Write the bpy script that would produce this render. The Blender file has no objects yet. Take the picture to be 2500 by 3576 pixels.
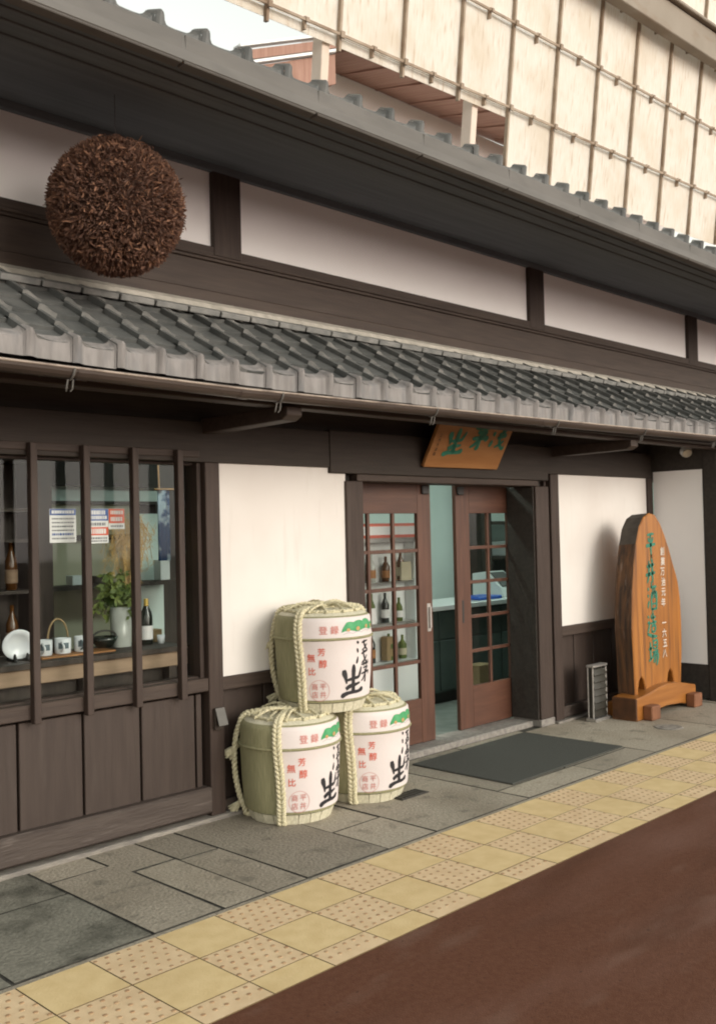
import bpy, math, random
from mathutils import Vector, Matrix
random.seed(7)
scn = bpy.context.scene
COL = scn.collection

# ------------------------------------------------------------------ camera
cam_d = bpy.data.cameras.new("camera"); cam = bpy.data.objects.new("camera", cam_d); COL.objects.link(cam)
_a, _b, _c = 0.774013712, 0.0194368229, -0.0230256441
_f = Vector((math.cos(_a)*math.cos(_b), math.sin(_a)*math.cos(_b), math.sin(_b)))
_r0 = Vector((math.sin(_a), -math.cos(_a), 0)); _u0 = _r0.cross(_f)
_r = _r0*math.cos(_c) + _u0*math.sin(_c); _u = -_r0*math.sin(_c) + _u0*math.cos(_c)
cam.matrix_world = Matrix(((_r.x, _u.x, -_f.x, 0), (_r.y, _u.y, -_f.y, -4.6), (_r.z, _u.z, -_f.z, 1.62), (0, 0, 0, 1)))
cam_d.sensor_fit = 'VERTICAL'; cam_d.sensor_height = 36; cam_d.sensor_width = 36
cam_d.lens = 34.794; cam_d.clip_end = 500
scn.camera = cam

# ------------------------------------------------------------------ world, sun, exposure
SUN_EL = math.radians(19)
world = bpy.data.worlds.new("World"); scn.world = world; world.use_nodes = True
wn = world.node_tree.nodes; wl = world.node_tree.links
bg = wn["Background"]
sky = wn.new("ShaderNodeTexSky"); sky.sky_type = 'NISHITA'; sky.sun_disc = False
sky.sun_elevation = SUN_EL; sky.sun_rotation = math.radians(172)
sky.air_density = 3.0; sky.dust_density = 0.7; sky.ozone_density = 1.0
hs = wn.new("ShaderNodeHueSaturation"); hs.inputs['Saturation'].default_value = 0.25
wl.new(sky.outputs[0], hs.inputs['Color']); wl.new(hs.outputs[0], bg.inputs[0])
bg.inputs[1].default_value = 0.13
sd = bpy.data.lights.new("sun", 'SUN'); sun = bpy.data.objects.new("sun", sd); COL.objects.link(sun)
sd.energy = .65; sd.angle = math.radians(26); sd.color = (1, .92, .82)
sun.rotation_euler = Vector((-.13*math.cos(SUN_EL), .99*math.cos(SUN_EL), -math.sin(SUN_EL))).to_track_quat('-Z', 'Y').to_euler()
sun.location = (5, -12, 9)
vs = scn.view_settings; vs.view_transform = 'Standard'; vs.look = 'None'; vs.exposure = 1.22; vs.gamma = 1
scn.cycles.filter_width = 2.0; scn.cycles.use_denoising = True
scn.cycles.max_bounces = 10; scn.cycles.transparent_max_bounces = 16
scn.cycles.sample_clamp_indirect = 4

# ------------------------------------------------------------------ helpers
class MB:
    def __init__(s): s.v = []; s.f = []; s.m = []
    def add(s, vs_, fs, m=0):
        o = len(s.v); s.v += [tuple(p) for p in vs_]
        for q in fs: s.f.append([o+i for i in q]); s.m.append(m)
    def box(s, x0, x1, y0, y1, z0, z1, m=0):
        s.add([(x, y, z) for x in (x0, x1) for y in (y0, y1) for z in (z0, z1)],
              [(0,1,3,2), (4,6,7,5), (0,4,5,1), (2,3,7,6), (0,2,6,4), (1,5,7,3)], m)
        return s
    def hexa(s, p8, m=0):   # 4 bottom (ccw), 4 top
        s.add(p8, [(3,2,1,0), (4,5,6,7), (0,1,5,4), (1,2,6,5), (2,3,7,6), (3,0,4,7)], m); return s
    def prism(s, pts, fn, m=0, mside=None):  # pts 2D outline; fn(p, side) -> 3D, side 0/1
        n = len(pts); a = [fn(p, 0) for p in pts]; b = [fn(p, 1) for p in pts]
        s.add(a+b, [list(range(n))], m); o = len(s.v)-2*n
        s.f.append([o+n+i for i in reversed(range(n))]); s.m.append(m)
        for i in range(n):
            j = (i+1) % n; s.f.append([o+i, o+n+i, o+n+j, o+j]); s.m.append(m if mside is None else mside)
        return s
    def tube(s, path, r, n=6, m=0, cap=True, closed=False):
        P = [Vector(p) for p in path]; N = len(P); rs = r if isinstance(r, (list, tuple)) else [r]*N
        T = []
        for i in range(N):
            a = P[(i-1) % N] if (closed or i > 0) else P[i]; b = P[(i+1) % N] if (closed or i < N-1) else P[i]
            t = b-a; T.append(t.normalized() if t.length > 1e-9 else Vector((0, 0, 1)))
        ref = Vector((0, 0, 1)) if abs(T[0].z) < .9 else Vector((1, 0, 0))
        u = T[0].cross(ref).normalized(); vs_ = []
        for i in range(N):
            u = (u - T[i]*u.dot(T[i])); u = u.normalized() if u.length > 1e-6 else T[i].orthogonal().normalized()
            w = T[i].cross(u)
            for k in range(n):
                th = 2*math.pi*k/n; vs_.append(P[i] + (u*math.cos(th) + w*math.sin(th))*rs[i])
        fs = []
        for i in range(N if closed else N-1):
            j = (i+1) % N
            for k in range(n): fs.append((i*n+k, i*n+(k+1) % n, j*n+(k+1) % n, j*n+k))
        if cap and not closed: fs += [tuple(reversed(range(n))), tuple((N-1)*n+k for k in range(n))]
        s.add(vs_, fs, m); return s
    def lathe(s, prof, c=(0, 0, 0), n=32, m=0, axis='z', a0=0, a1=2*math.pi):
        full = abs(a1-a0-2*math.pi) < 1e-6; K = n if full else n+1; vs_ = []
        for (r, z) in prof:
            for k in range(K):
                a = a0+(a1-a0)*k/n; vs_.append((c[0]+r*math.cos(a), c[1]+r*math.sin(a), c[2]+z) if axis == 'z' else (c[0]+r*math.cos(a), c[1]+z, c[2]+r*math.sin(a)))
        fs = []
        for i in range(len(prof)-1):
            for k in range(n):
                k2 = (k+1) % K; fs.append((i*K+k, i*K+k2, (i+1)*K+k2, (i+1)*K+k))
        s.add(vs_, fs, m); return s
    def build(s, name, mats, parent=None, local=False, smooth=False, bevel=0):
        off = Vector((0, 0, 0))
        if parent is not None and not local:
            off = Vector(parent.location)
            if parent.parent: off = off + Vector(parent.parent.location)
        me = bpy.data.meshes.new(name)
        me.from_pydata([tuple(Vector(p)-off) for p in s.v], [], s.f)
        mats = mats if isinstance(mats, (list, tuple)) else [mats]
        for mt in mats: me.materials.append(mt)
        me.polygons.foreach_set('material_index', s.m)
        if smooth: me.polygons.foreach_set('use_smooth', [True]*len(me.polygons))
        me.update()
        o = bpy.data.objects.new(name, me); COL.objects.link(o)
        if parent is not None: o.parent = parent
        if bevel:
            b = o.modifiers.new("bevel", 'BEVEL'); b.width = bevel; b.segments = 1; b.limit_method = 'ANGLE'
        return o
def box(*a): return MB().box(*a)
def tag(o, label=None, cat=None, group=None, kind=None):
    if label: o['label'] = label
    if cat: o['category'] = cat
    if group: o['group'] = group
    if kind: o['kind'] = kind
    return o
def thing(name, label, cat, loc=(0, 0, 0), rz=0, group=None):
    o = bpy.data.objects.new(name, None); COL.objects.link(o); o.location = loc; o.rotation_euler = (0, 0, rz)
    o.empty_display_size = .1
    return tag(o, label, cat, group)
def copy_tree(o, parent=None):
    c = o.copy(); COL.objects.link(c)
    if parent: c.parent = parent
    for ch in list(o.children): copy_tree(ch, c)
    return c

# ------------------------------------------------------------------ materials
def mat(name, c, rough=.7, c2=None, scale=8, stretch=(1, 1, 1), bump=0, bscale=None, metal=0, spec=.4, detail=6, lo=.35, hi=.65, rot=0):
    m = bpy.data.materials.new(name); m.use_nodes = True; n = m.node_tree.nodes; l = m.node_tree.links
    p = n["Principled BSDF"]; p.inputs['Roughness'].default_value = rough; p.inputs['Metallic'].default_value = metal
    p.inputs['Specular IOR Level'].default_value = spec
    p.inputs['Base Color'].default_value = (*c, 1)
    tc = n.new("ShaderNodeTexCoord"); mp = n.new("ShaderNodeMapping"); mp.inputs['Scale'].default_value = stretch
    l.new(tc.outputs['Object'], mp.inputs['Vector'])
    if c2 is not None:
        t = n.new("ShaderNodeTexNoise"); t.inputs['Scale'].default_value = scale; t.inputs['Detail'].default_value = detail
        l.new(mp.outputs[0], t.inputs['Vector'])
        r = n.new("ShaderNodeValToRGB"); r.color_ramp.elements[0].position = lo; r.color_ramp.elements[1].position = hi
        r.color_ramp.elements[0].color = (*c, 1); r.color_ramp.elements[1].color = (*c2, 1)
        l.new(t.outputs['Fac'], r.inputs[0]); l.new(r.outputs[0], p.inputs['Base Color'])
    if bump:
        t2 = n.new("ShaderNodeTexNoise"); t2.inputs['Scale'].default_value = bscale or scale*2; t2.inputs['Detail'].default_value = 5
        l.new(mp.outputs[0], t2.inputs['Vector'])
        b = n.new("ShaderNodeBump"); b.inputs['Strength'].default_value = bump; b.inputs['Distance'].default_value = .01
        l.new(t2.outputs['Fac'], b.inputs['Height']); l.new(b.outputs[0], p.inputs['Normal'])
    return m
def layer(m, c, scale, lo, hi, stretch=(1, 1, 1), fac=1.0, detail=5):
    """blend a second noise-shaped stain over a material's colour"""
    n = m.node_tree.nodes; l = m.node_tree.links; p = n["Principled BSDF"]; src = p.inputs['Base Color']
    tc = n.new("ShaderNodeTexCoord"); mp = n.new("ShaderNodeMapping"); mp.inputs['Scale'].default_value = stretch; mp.inputs['Location'].default_value = (3.1, 1.7, .6)
    t = n.new("ShaderNodeTexNoise"); t.inputs['Scale'].default_value = scale; t.inputs['Detail'].default_value = detail
    r = n.new("ShaderNodeValToRGB"); r.color_ramp.elements[0].position = lo; r.color_ramp.elements[1].position = hi
    r.color_ramp.elements[0].color = (0, 0, 0, 1); r.color_ramp.elements[1].color = (fac, fac, fac, 1)
    mx = n.new("ShaderNodeMix"); mx.data_type = 'RGBA'
    l.new(tc.outputs['Object'], mp.inputs[0]); l.new(mp.outputs[0], t.inputs['Vector']); l.new(t.outputs['Fac'], r.inputs[0]); l.new(r.outputs[0], mx.inputs['Factor'])
    if src.links: l.new(src.links[0].from_socket, mx.inputs['A'])
    else: mx.inputs['A'].default_value = src.default_value
    mx.inputs['B'].default_value = (*c, 1); l.new(mx.outputs['Result'], src)
    return m
M = {}
M['wood'] = layer(mat('facade_timber', (0.0328, 0.0201, 0.0150), .62, (0.0459, 0.0293, 0.0222), 3, (14, 14, 1.2), .25, 9), (0.0656, 0.0481, 0.0396), 2.5, .55, .75, (6, 6, .6), .45)
M['woodx'] = layer(mat('facade_beam_timber', (0.0366, 0.0236, 0.0178), .62, (0.0525, 0.0350, 0.0261), 3, (1.0, 14, 14), .25, 9), (0.0633, 0.0459, 0.0364), 2.2, .55, .78, (.5, 5, 5), .5)
M['lintel'] = mat('shade_darkened_lintel', (0.0234, 0.0166, 0.0118), .65, (0.0328, 0.0232, 0.0171), 3, (1.0, 14, 14), .25, 9)  # timber colour darkened to stand in for shade under the lower eave
M['wood_dk'] = mat('dark_eave_timber', (0.0300, 0.0255, 0.0218), .75, (0.0435, 0.0360, 0.0300), 3, (1, 12, 12), .2, 8)
M['soffit'] = mat('flare_tinted_soffit', (.115, .135, .152), .8, (.145, .165, .182), 2, (.7, 9, 9), .15, 6)  # blue-grey lift of lens flare is put into the soffit colour
M['dado'] = layer(mat('dado_board', (0.0349, 0.0228, 0.0177), .58, (0.0459, 0.0312, 0.0244), 2.5, (9, 9, .9), .2, 8), (0.0748, 0.0582, 0.0485), 3, .58, .8, (4, 4, .7), .4)
M['baseb'] = layer(mat('worn_base_beam', (0.0463, 0.0335, 0.0276), .6, (0.0654, 0.0498, 0.0413), 3, (1, 9, 9), .3, 10), (0.1633, 0.1372, 0.1195), 5, .62, .76, (.8, 6, 6), .6)
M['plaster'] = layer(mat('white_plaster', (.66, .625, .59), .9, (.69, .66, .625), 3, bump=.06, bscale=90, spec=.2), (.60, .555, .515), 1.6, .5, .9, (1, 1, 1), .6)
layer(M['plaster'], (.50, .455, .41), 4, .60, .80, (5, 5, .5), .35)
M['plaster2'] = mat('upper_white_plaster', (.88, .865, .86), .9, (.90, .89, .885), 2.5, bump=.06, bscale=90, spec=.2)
M['tile'] = layer(mat('grey_green_roof_tile', (0.0712, 0.0754, 0.0727), .6, (0.1187, 0.1214, 0.1159), 6, bump=.15, bscale=40, spec=.5), (0.1615, 0.1564, 0.1426), 14, .58, .78, fac=.7)
M['tile_end'] = mat('pale_tile_end', (.14, .143, .136), .65, (.24, .235, .22), 12, bump=.2)
M['tile_edge'] = layer(mat('pale_eave_tile', (0.1849, 0.1710, 0.1620), .75, (0.2580, 0.2412, 0.2304), 9, (3, 3, .7), .2, 30, spec=.3), (0.1462, 0.1485, 0.1530), 5, .5, .75, (3, 3, .8), .7)
M['mortar'] = mat('pale_lime_mortar', (.30, .28, .24), .9, (.42, .39, .34), 14, bump=.4, bscale=40)
M['tile_up'] = mat('weathered_upper_tile', (.15, .145, .135), .7, (.22, .212, .20), 8, bump=.2, bscale=30)
M['gut_up'] = layer(mat('grey_box_gutter', (0.1116, 0.1066, 0.0972), .6, (0.1368, 0.1296, 0.1188), 2, (1, 4, 4)), (0.0864, 0.0828, 0.0756), 5, .5, .75, (1, 1, 4), .6)
M['gutter'] = layer(mat('brown_gutter', (0.0467, 0.0337, 0.0271), .45, (0.0654, 0.0481, 0.0388), 4, (.6, 4, 4), metal=.15), (0.0888, 0.0701, 0.0585), 5, .55, .75, (.8, 5, 5), .5)
M['lip'] = mat('worn_gutter_lip', (.34, .28, .23), .45, (.12, .09, .075), 7, (1.2, 1, 1), lo=.45, hi=.7)
M['steel'] = mat('brushed_steel', (.55, .54, .52), .32, (.62, .61, .59), 30, metal=.85)
M['blackmetal'] = mat('black_metal', (.025, .025, .024), .4, spec=.5)
M['slab'] = layer(mat('granite_slab', (.235, .205, .158), .82, (.36, .318, .252), 55, bump=.85, bscale=60, spec=.35, lo=.3, hi=.7), (.185, .155, .115), 1.5, .48, .72, fac=.8)
M['joint'] = mat('dark_joint_dirt', (.028, .026, .022), .95, (.06, .056, .045), 20, bump=.5)
M['threshold'] = layer(mat('threshold_stone', (.17, .155, .14), .8, (.25, .23, .205), 30, bump=.4, bscale=60), (.42, .37, .33), 4, .55, .75, fac=.6)
M['step'] = mat('stone_plinth', (.16, .145, .13), .85, (.27, .245, .21), 14, (.6, 3, 3), .4, 60)
M['yplain'] = layer(mat('yellow_paving_tile', (.61, .452, .225), .8, (.68, .52, .275), 12, bump=.2, bscale=90, spec=.35), (.50, .36, .18), 2.2, .5, .78, fac=.45)
M['ystud'] = layer(mat('pinkish_stud_tile', (.625, .455, .27), .8, (.695, .525, .325), 12, bump=.2, bscale=90, spec=.35), (.50, .37, .22), 2.2, .5, .78, fac=.45)
M['stud'] = mat('worn_stud_top', (.30, .18, .095), .8, (.42, .28, .155), 30)
M['yjoint'] = mat('paving_joint', (.16, .11, .055), .95)
M['road'] = layer(layer(mat('red_brown_asphalt', (0.1008, 0.0387, 0.0199), .8, (0.1206, 0.0495, 0.0276), 40, bump=.30, bscale=160, spec=.22), (0.1845, 0.0990, 0.0741), .9, .50, .74, (.55, 2.2, 1), .7), (0.0675, 0.0252, 0.0114), 2.3, .55, .8, (.4, 1.6, 1), .7)
layer(M['road'], (.19, .115, .085), 4, .58, .74, (.5, 1.5, 1), .4)
layer(M['road'], (.03, .016, .01), 60, .68, .74, (1, 1, 1), .6, 2)
M['orange'] = layer(mat('varnished_orange_wood', (0.2582, 0.0927, 0.0148), .4, (0.3521, 0.1376, 0.0252), 2.2, (9, 9, .8), .15, 8, spec=.5), (0.0853, 0.0323, 0.0123), 2.0, .50, .68, (10, 10, .55), .8)
M['orange_h'] = layer(mat('varnished_orange_beam', (0.2426, 0.0881, 0.0163), .4, (0.3208, 0.1258, 0.0252), 2.2, (.8, 9, 9), .15, 8, spec=.5), (0.1565, 0.0550, 0.0148), 2.2, .58, .75, (.6, 8, 8), .6)
M['bark'] = layer(mat('bark_edge', (.048, .032, .024), .8, (.165, .080, .036), 3, (9, 9, .9), .6, 9), (.27, .20, .16), 4, .57, .74, (7, 7, 1), .75)
M['footend'] = mat('sign_foot_end', (.15, .058, .026), .6, (.22, .09, .04), 10, bump=.15)
M['bark_dk'] = mat('weathered_slab_top', (.065, .055, .045), .8, (.11, .095, .08), 8, bump=.5)
M['endgrain'] = mat('dark_end_grain', (0.0700, 0.0294, 0.0126), .6, (0.1050, 0.0434, 0.0175), 18, bump=.2)
M['board'] = layer(mat('signboard_wood', (.30, .13, .042), .5, (.36, .17, .06), 2.4, (1, 9, 9), .1), (.30, .12, .04), 4, .55, .8, (.7, 6, 6), .5)
M['green'] = mat('green_lettering', (.015, .13, .085), .5, (.025, .19, .125), 25)
M['white_ink'] = mat('white_lettering', (0.5610, 0.4930, 0.4250), .6)
M['door'] = layer(mat('red_brown_door_wood', (0.0680, 0.0264, 0.0152), .45, (0.1000, 0.0416, 0.0240), 2.4, (10, 10, .9), .12, 8, spec=.5), (0.1600, 0.0760, 0.0480), 3, .58, .8, (6, 6, .8), .5)
M['doorx'] = mat('red_brown_rail_wood', (0.0680, 0.0264, 0.0152), .45, (0.1000, 0.0416, 0.0240), 2.4, (1, 10, 10), .12, 8, spec=.5)
M['straw'] = layer(mat('straw_wrap', (.225, .215, .115), .85, (.315, .295, .17), 5, (38, 38, 1.6), .35, 9), (.24, .23, .13), 3, .5, .8, (3, 3, 2), .6)
M['straw_lt'] = mat('pale_straw_foot', (.50, .47, .34), .8, (.66, .62, .48), 6, (22, 22, 1), .35, 9)
M['rope'] = mat('straw_rope', (.50, .455, .29), .85, (.64, .59, .42), 60, bump=.4, bscale=120)
M['paper'] = mat('barrel_label', (.62, .555, .535), .7, (.65, .59, .57), 5, bump=.05, bscale=60, spec=.3)
M['ink'] = mat('black_ink', (.018, .016, .018), .6)
M['red'] = mat('red_ink', (.58, .13, .085), .6)
M['redpale'] = mat('faded_red_ink', (.55, .25, .22), .6)
M['crest'] = mat('green_crest', (.045, .26, .10), .6, (.08, .33, .14), 30)
M['crest2'] = mat('orange_crest', (.46, .28, .12), .6)
M['wave'] = mat('grey_wave_ink', (.40, .38, .40), .6)
M['cedar_in'] = mat('cedar_core', (.07, .038, .027), .95)
M['cedar_a'] = mat('dry_cedar', (.175, .092, .062), .9)
M['cedar_b'] = mat('dry_cedar_light', (.29, .155, .095), .9)
M['cedar_c'] = mat('dry_cedar_dark', (.12, .066, .047), .9)
M['mat'] = mat('rubber_doormat', (.045, .046, .039), .9, (.062, .063, .054), 90, bump=.5, bscale=220)
M['iron'] = mat('cast_iron', (.035, .032, .028), .6, (.055, .05, .042), 20, bump=.3)
M['white'] = mat('white_enamel', (.72, .74, .74), .35, spec=.5)
M['cream'] = mat('cream_wall', (.40, .36, .26), .85, (.46, .42, .31), 3)
M['teal_wall'] = mat('pale_teal_wall', (.70, .78, .74), .8, (.74, .82, .78), 3)
M['teal_pan'] = mat('teal_counter_panel', (.055, .080, .072), .6, (.072, .10, .09), 6)
M['int_floor'] = mat('interior_concrete', (.17, .185, .165), .7, (.22, .235, .21), 8)
M['int_dark'] = mat('interior_dark_wood', (.030, .021, .016), .6, (.048, .034, .026), 4, (10, 10, 1))
M['lightwood'] = mat('pale_display_wood', (.26, .175, .115), .6, (.32, .22, .145), 4, (1, 8, 8))
M['bluep'] = mat('poster_blue', (.07, .12, .32), .7)
M['redp'] = mat('poster_red', (.62, .11, .06), .7)
M['whitep'] = mat('poster_white', (.74, .72, .72), .7)
M['greyp'] = mat('poster_print', (.20, .20, .22), .7)
M['noren'] = layer(mat('tie_dyed_cloth', (.03, .07, .18), .9), (.45, .50, .58), 9, .5, .6)
M['bottle'] = mat('dark_bottle', (.012, .016, .012), .12, spec=.6)
M['amber'] = mat('amber_bottle', (.10, .04, .012), .15, spec=.6)
M['gold'] = mat('gold_foil', (.55, .38, .10), .4, metal=.4)
M['leaf'] = mat('green_leaf', (0.0490, 0.0900, 0.0160), .6, (0.1330, 0.1650, 0.0320), 12)
M['drygrass'] = mat('dry_grass', (.48, .30, .10), .8, (.58, .40, .17), 20)
M['vase'] = mat('grey_glass_vase', (.36, .38, .35), .2, (.46, .48, .45), 9, spec=.6)
M['porc'] = mat('white_porcelain', (.74, .76, .78), .2, (.68, .71, .76), 14, spec=.6)
M['porcblue'] = mat('grey_blue_glaze', (.10, .14, .16), .3, spec=.6)
M['cardboard'] = mat('cardboard', (.33, .23, .12), .8)
M['blue'] = mat('blue_plastic', (.02, .10, .48), .4)
M['rust'] = layer(mat('rust_brown_soffit', (.27, .15, .11), .8, (.34, .20, .155), 2, (12, .7, 1), .2, 6), (.30, .19, .14), 2, .56, .75, (6, .6, 1), .6)
M['rear_wall'] = mat('pale_rear_wall', (.85, .83, .80), .9)
M['frame_gal'] = layer(mat('rusty_arcade_steel', (.28, .215, .155), .7, (.38, .30, .225), 12), (.17, .105, .06), 6, .5, .7, fac=.7)
M['post_pale'] = mat('pale_arcade_post', (.62, .52, .43), .6, (.70, .60, .52), 5)
M['arc_beam'] = layer(mat('grey_arcade_beam', (.25, .215, .17), .7, (.30, .26, .21), 3), (.22, .16, .11), 5, .52, .75, (1, 1, 3), .7)
def glass():
    m = bpy.data.materials.new('window_glass'); m.use_nodes = True; n = m.node_tree.nodes; l = m.node_tree.links
    for x in list(n):
        if x.type != 'OUTPUT_MATERIAL': n.remove(x)
    t = n.new("ShaderNodeBsdfTransparent"); t.inputs[0].default_value = (.93, .95, .94, 1)
    g = n.new("ShaderNodeBsdfGlossy"); g.inputs['Roughness'].default_value = .03; g.inputs['Color'].default_value = (.9, .93, .95, 1)
    lw = n.new("ShaderNodeLayerWeight"); lw.inputs[0].default_value = .5
    pw = n.new("ShaderNodeMath"); pw.operation = 'POWER'; pw.inputs[1].default_value = 4.0; l.new(lw.outputs['Facing'], pw.inputs[0])
    f = n.new("ShaderNodeMath"); f.operation = 'MULTIPLY_ADD'; f.inputs[1].default_value = .45; f.inputs[2].default_value = .012; l.new(pw.outputs[0], f.inputs[0])
    x = n.new("ShaderNodeMixShader"); l.new(f.outputs[0], x.inputs[0]); l.new(t.outputs[0], x.inputs[1]); l.new(g.outputs[0], x.inputs[2])
    l.new(x.outputs[0], n['Material Output'].inputs[0]); return m
M['glass'] = glass()
def frp():
    """stained translucent arcade sheet: daylight passes through it"""
    m = mat('stained_translucent_sheet', (.87, .82, .74), .7, (.92, .89, .83), 5, (14, 14, 1.2), detail=8, spec=.2)
    layer(m, (.60, .47, .33), 3, .57, .76, (16, 16, .5), .7, 8)
    layer(m, (.76, .67, .54), 1.4, .5, .72, (2, 2, 2), .6)
    n = m.node_tree.nodes; l = m.node_tree.links; p = n["Principled BSDF"]
    t = n.new("ShaderNodeBsdfTranslucent"); l.new(p.inputs['Base Color'].links[0].from_socket, t.inputs[0])
    x = n.new("ShaderNodeMixShader"); x.inputs[0].default_value = .45
    l.new(p.outputs[0], x.inputs[1]); l.new(t.outputs[0], x.inputs[2]); l.new(x.outputs[0], n['Material Output'].inputs[0])
    return m
M['frp'] = frp()

# ------------------------------------------------------------------ ground
g = MB(); g.add([(-40, -60, -.004), (60, -60, -.004), (60, -1.9055, -.004), (-40, -1.9055, -.004), (60, 60, -.016), (-40, 60, -.016), (60, -1.9055, -.016), (-40, -1.9055, -.016)], [(0, 1, 2, 3), (3, 2, 6, 7), (7, 6, 4, 5)])
tag(g.build('street', M['road']), kind='structure')

def slab_box(mb, x0, x1, y0, y1, top, m=0, j=.004, wob=0, ms=None):
    b = .0012 if wob else .0006; dz = random.uniform(-.0012, .0012)*(1 if wob else .5); t = top+dz
    x0 += j; x1 -= j; y0 += j; y1 -= j
    v = [(x0, y0, t-b), (x1, y0, t-b), (x1, y1, t-b), (x0, y1, t-b), (x0+b, y0+b, t), (x1-b, y0+b, t), (x1-b, y1-b, t), (x0+b, y1-b, t)]
    if wob:
        dd = [(random.uniform(-wob, wob), random.uniform(-wob, wob)) for _ in range(4)]; v = [(x+dd[i % 4][0], y+dd[i % 4][1], z) for i, (x, y, z) in enumerate(v)]
    w = [(x, y, top-.03) for (x, y, z) in v[:4]]
    mb.add(w+v, [(0, 1, 5, 4), (1, 2, 6, 5), (2, 3, 7, 6), (3, 0, 4, 7), (4, 5, 9, 8), (5, 6, 10, 9), (6, 7, 11, 10), (7, 4, 8, 11), (8, 9, 10, 11)], m)
    if ms is not None:
        for k in range(2, 10): mb.m[-k] = ms
pv = MB()
S = [(.2, .9, -.55, 0), (.2, .9, -1.14, -.55), (.9, 1.70, -1.14, -.6), (.9, 1.55, -.6, 0), (1.55, 2.30, -.45, 0), (1.70, 2.30, -1.14, -.45),
     (2.30, 2.62, -.27, 0), (2.30, 2.655, -1.14, -.27), (2.62, 2.905, -.43, 0), (2.655, 2.905, -1.14, -.43),
     (2.905, 3.15, -.46, 0), (2.905, 3.15, -1.14, -.46), (3.15, 3.71, -1.14, 0), (3.71, 4.09, -.72, 0), (3.71, 4.09, -1.14, -.72), (4.09, 4.95, -1.14, .06),
     (4.95, 5.72, -.9, .06), (5.72, 6.52, -.9, .06), (4.95, 5.8, -1.14, -.9), (5.8, 6.52, -1.14, -.9), (6.52, 7.66, -1.14, 0), (7.66, 8.62, -1.14, 0), (8.62, 9.4, -1.14, 0),
     (9.4, 10.3, -1.14, 0), (10.3, 11.3, -1.14, 0), (11.3, 12.4, -1.14, 0), (12.4, 14, -1.14, 0)]
for q in S: slab_box(pv, *q, 0, 0, random.choice((.0045, .006, .0075)), .005, 1)
pv.add([(.2, -1.17, -.0045), (14, -1.17, -.0045), (14, .12, -.0045), (.2, .12, -.0045)], [(0, 1, 2, 3)], 1)
x = .2
while x < 14: slab_box(pv, x, x+1.2, -1.168, -1.142, -.001, 0, .0015); x += 1.2
# per-slab tone: worn, paler and darker stones
layer(M['slab'], (.10, .090, .070), 8, .57, .70, (1, 1, 1), .55, 12)
sm = [M['slab']]
for k, f_ in enumerate((.82, 1.15)):
    sm.append(layer(layer(mat('granite_slab_tone', (.235*f_, .205*f_, .158*f_), .82, (.36*f_, .318*f_, .252*f_), 55, bump=.85, bscale=60, spec=.35, lo=.3, hi=.7), (.195*f_, .165*f_, .122*f_), 1.5, .48, .72, fac=.8), (.10, .088, .068), 8, .57, .70, (1, 1, 1), .55, 12))
mossy = layer(mat('mossy_granite_slab', (.15, .142, .112), .85, (.235, .222, .18), 50, bump=.7, bscale=60, lo=.3, hi=.7), (.035, .034, .024), 4, .49, .68, fac=.85, detail=15)
for i in range(len(S)):
    k = random.choice((0, 0, 2, 3)) if S[i][0] > 2.2 else 4
    pv.m[i*9+8] = k
tag(pv.build('pavement', [M['slab'], M['joint'], sm[1], sm[2], mossy]), kind='structure')

tp = MB(); T0 = 1.685; ts = .2985
for ci in range(-5, 42):
    x0 = T0+ci*ts; x1 = x0+ts
    for ri, (y1, y0) in enumerate(((-1.17, -1.468), (-1.468, -1.766), (-1.766, -1.906))):
        stud = (ci+ri) % 2 == 1
        slab_box(tp, x0, x1, y0, y1, 0, 1 if stud else 0, .0022, 0, 3)
        if stud:
            n = 6
            for a in range(n):
                for b in range(n):
                    cx = x0+ts*(a+.5+(.25 if b % 2 else -.25)*1)/n; cy = y1-ts*(b+.5)/n
                    if cy < y0+.02: continue
                    pr = [(.0105, 0), (.0075, .0034)]
                    vs_ = [(cx+r*math.cos(k*math.pi/4), cy+r*math.sin(k*math.pi/4), z-.0012) for r, z in pr for k in range(8)]
                    tp.add(vs_, [(k, (k+1) % 8, 8+(k+1) % 8, 8+k) for k in range(8)], 2)
                    tp.add(vs_[8:], [tuple(range(8))], 2)
tp.add([(.2, -1.905, -.0035), (14.2, -1.905, -.0035), (14.2, -1.172, -.0035), (.2, -1.172, -.0035)], [(0, 1, 2, 3)], 3)
tag(tp.build('tactile_paving', [M['yplain'], M['ystud'], M['stud'], M['yjoint']]), kind='structure')

# ------------------------------------------------------------------ the shop
shop = thing('wooden_shop', 'old dark timber shop with white plaster panels and two tiled eaves', 'shop', (5.5, .1, 0))
core = MB()
core.box(.6, 12.2, .022, .2, 2.04, 4.2); core.box(.6, 3.43, .06, .2, .02, .70); core.box(.6, 1.2, .06, .2, .70, 2.04)
core.box(3.43, 4.74, .06, .2, .02, 2.04); core.box(6.75, 8.7, .06, .2, .02, 2.04); core.box(4.74, 6.75, .03, .2, 1.99, 2.04)
core.box(8.85, 12.2, -.6, -.45, .02, 2.5)
core.build('wall', M['wood_dk'], shop)
# plaster panels
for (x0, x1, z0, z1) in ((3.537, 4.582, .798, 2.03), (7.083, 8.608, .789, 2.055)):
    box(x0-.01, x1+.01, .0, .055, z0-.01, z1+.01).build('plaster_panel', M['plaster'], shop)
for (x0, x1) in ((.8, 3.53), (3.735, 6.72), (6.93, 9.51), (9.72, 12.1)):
    box(x0-.01, x1+.01, .0, .02, 3.28, 3.745).build('plaster_panel', M['plaster2'], shop)
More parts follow.
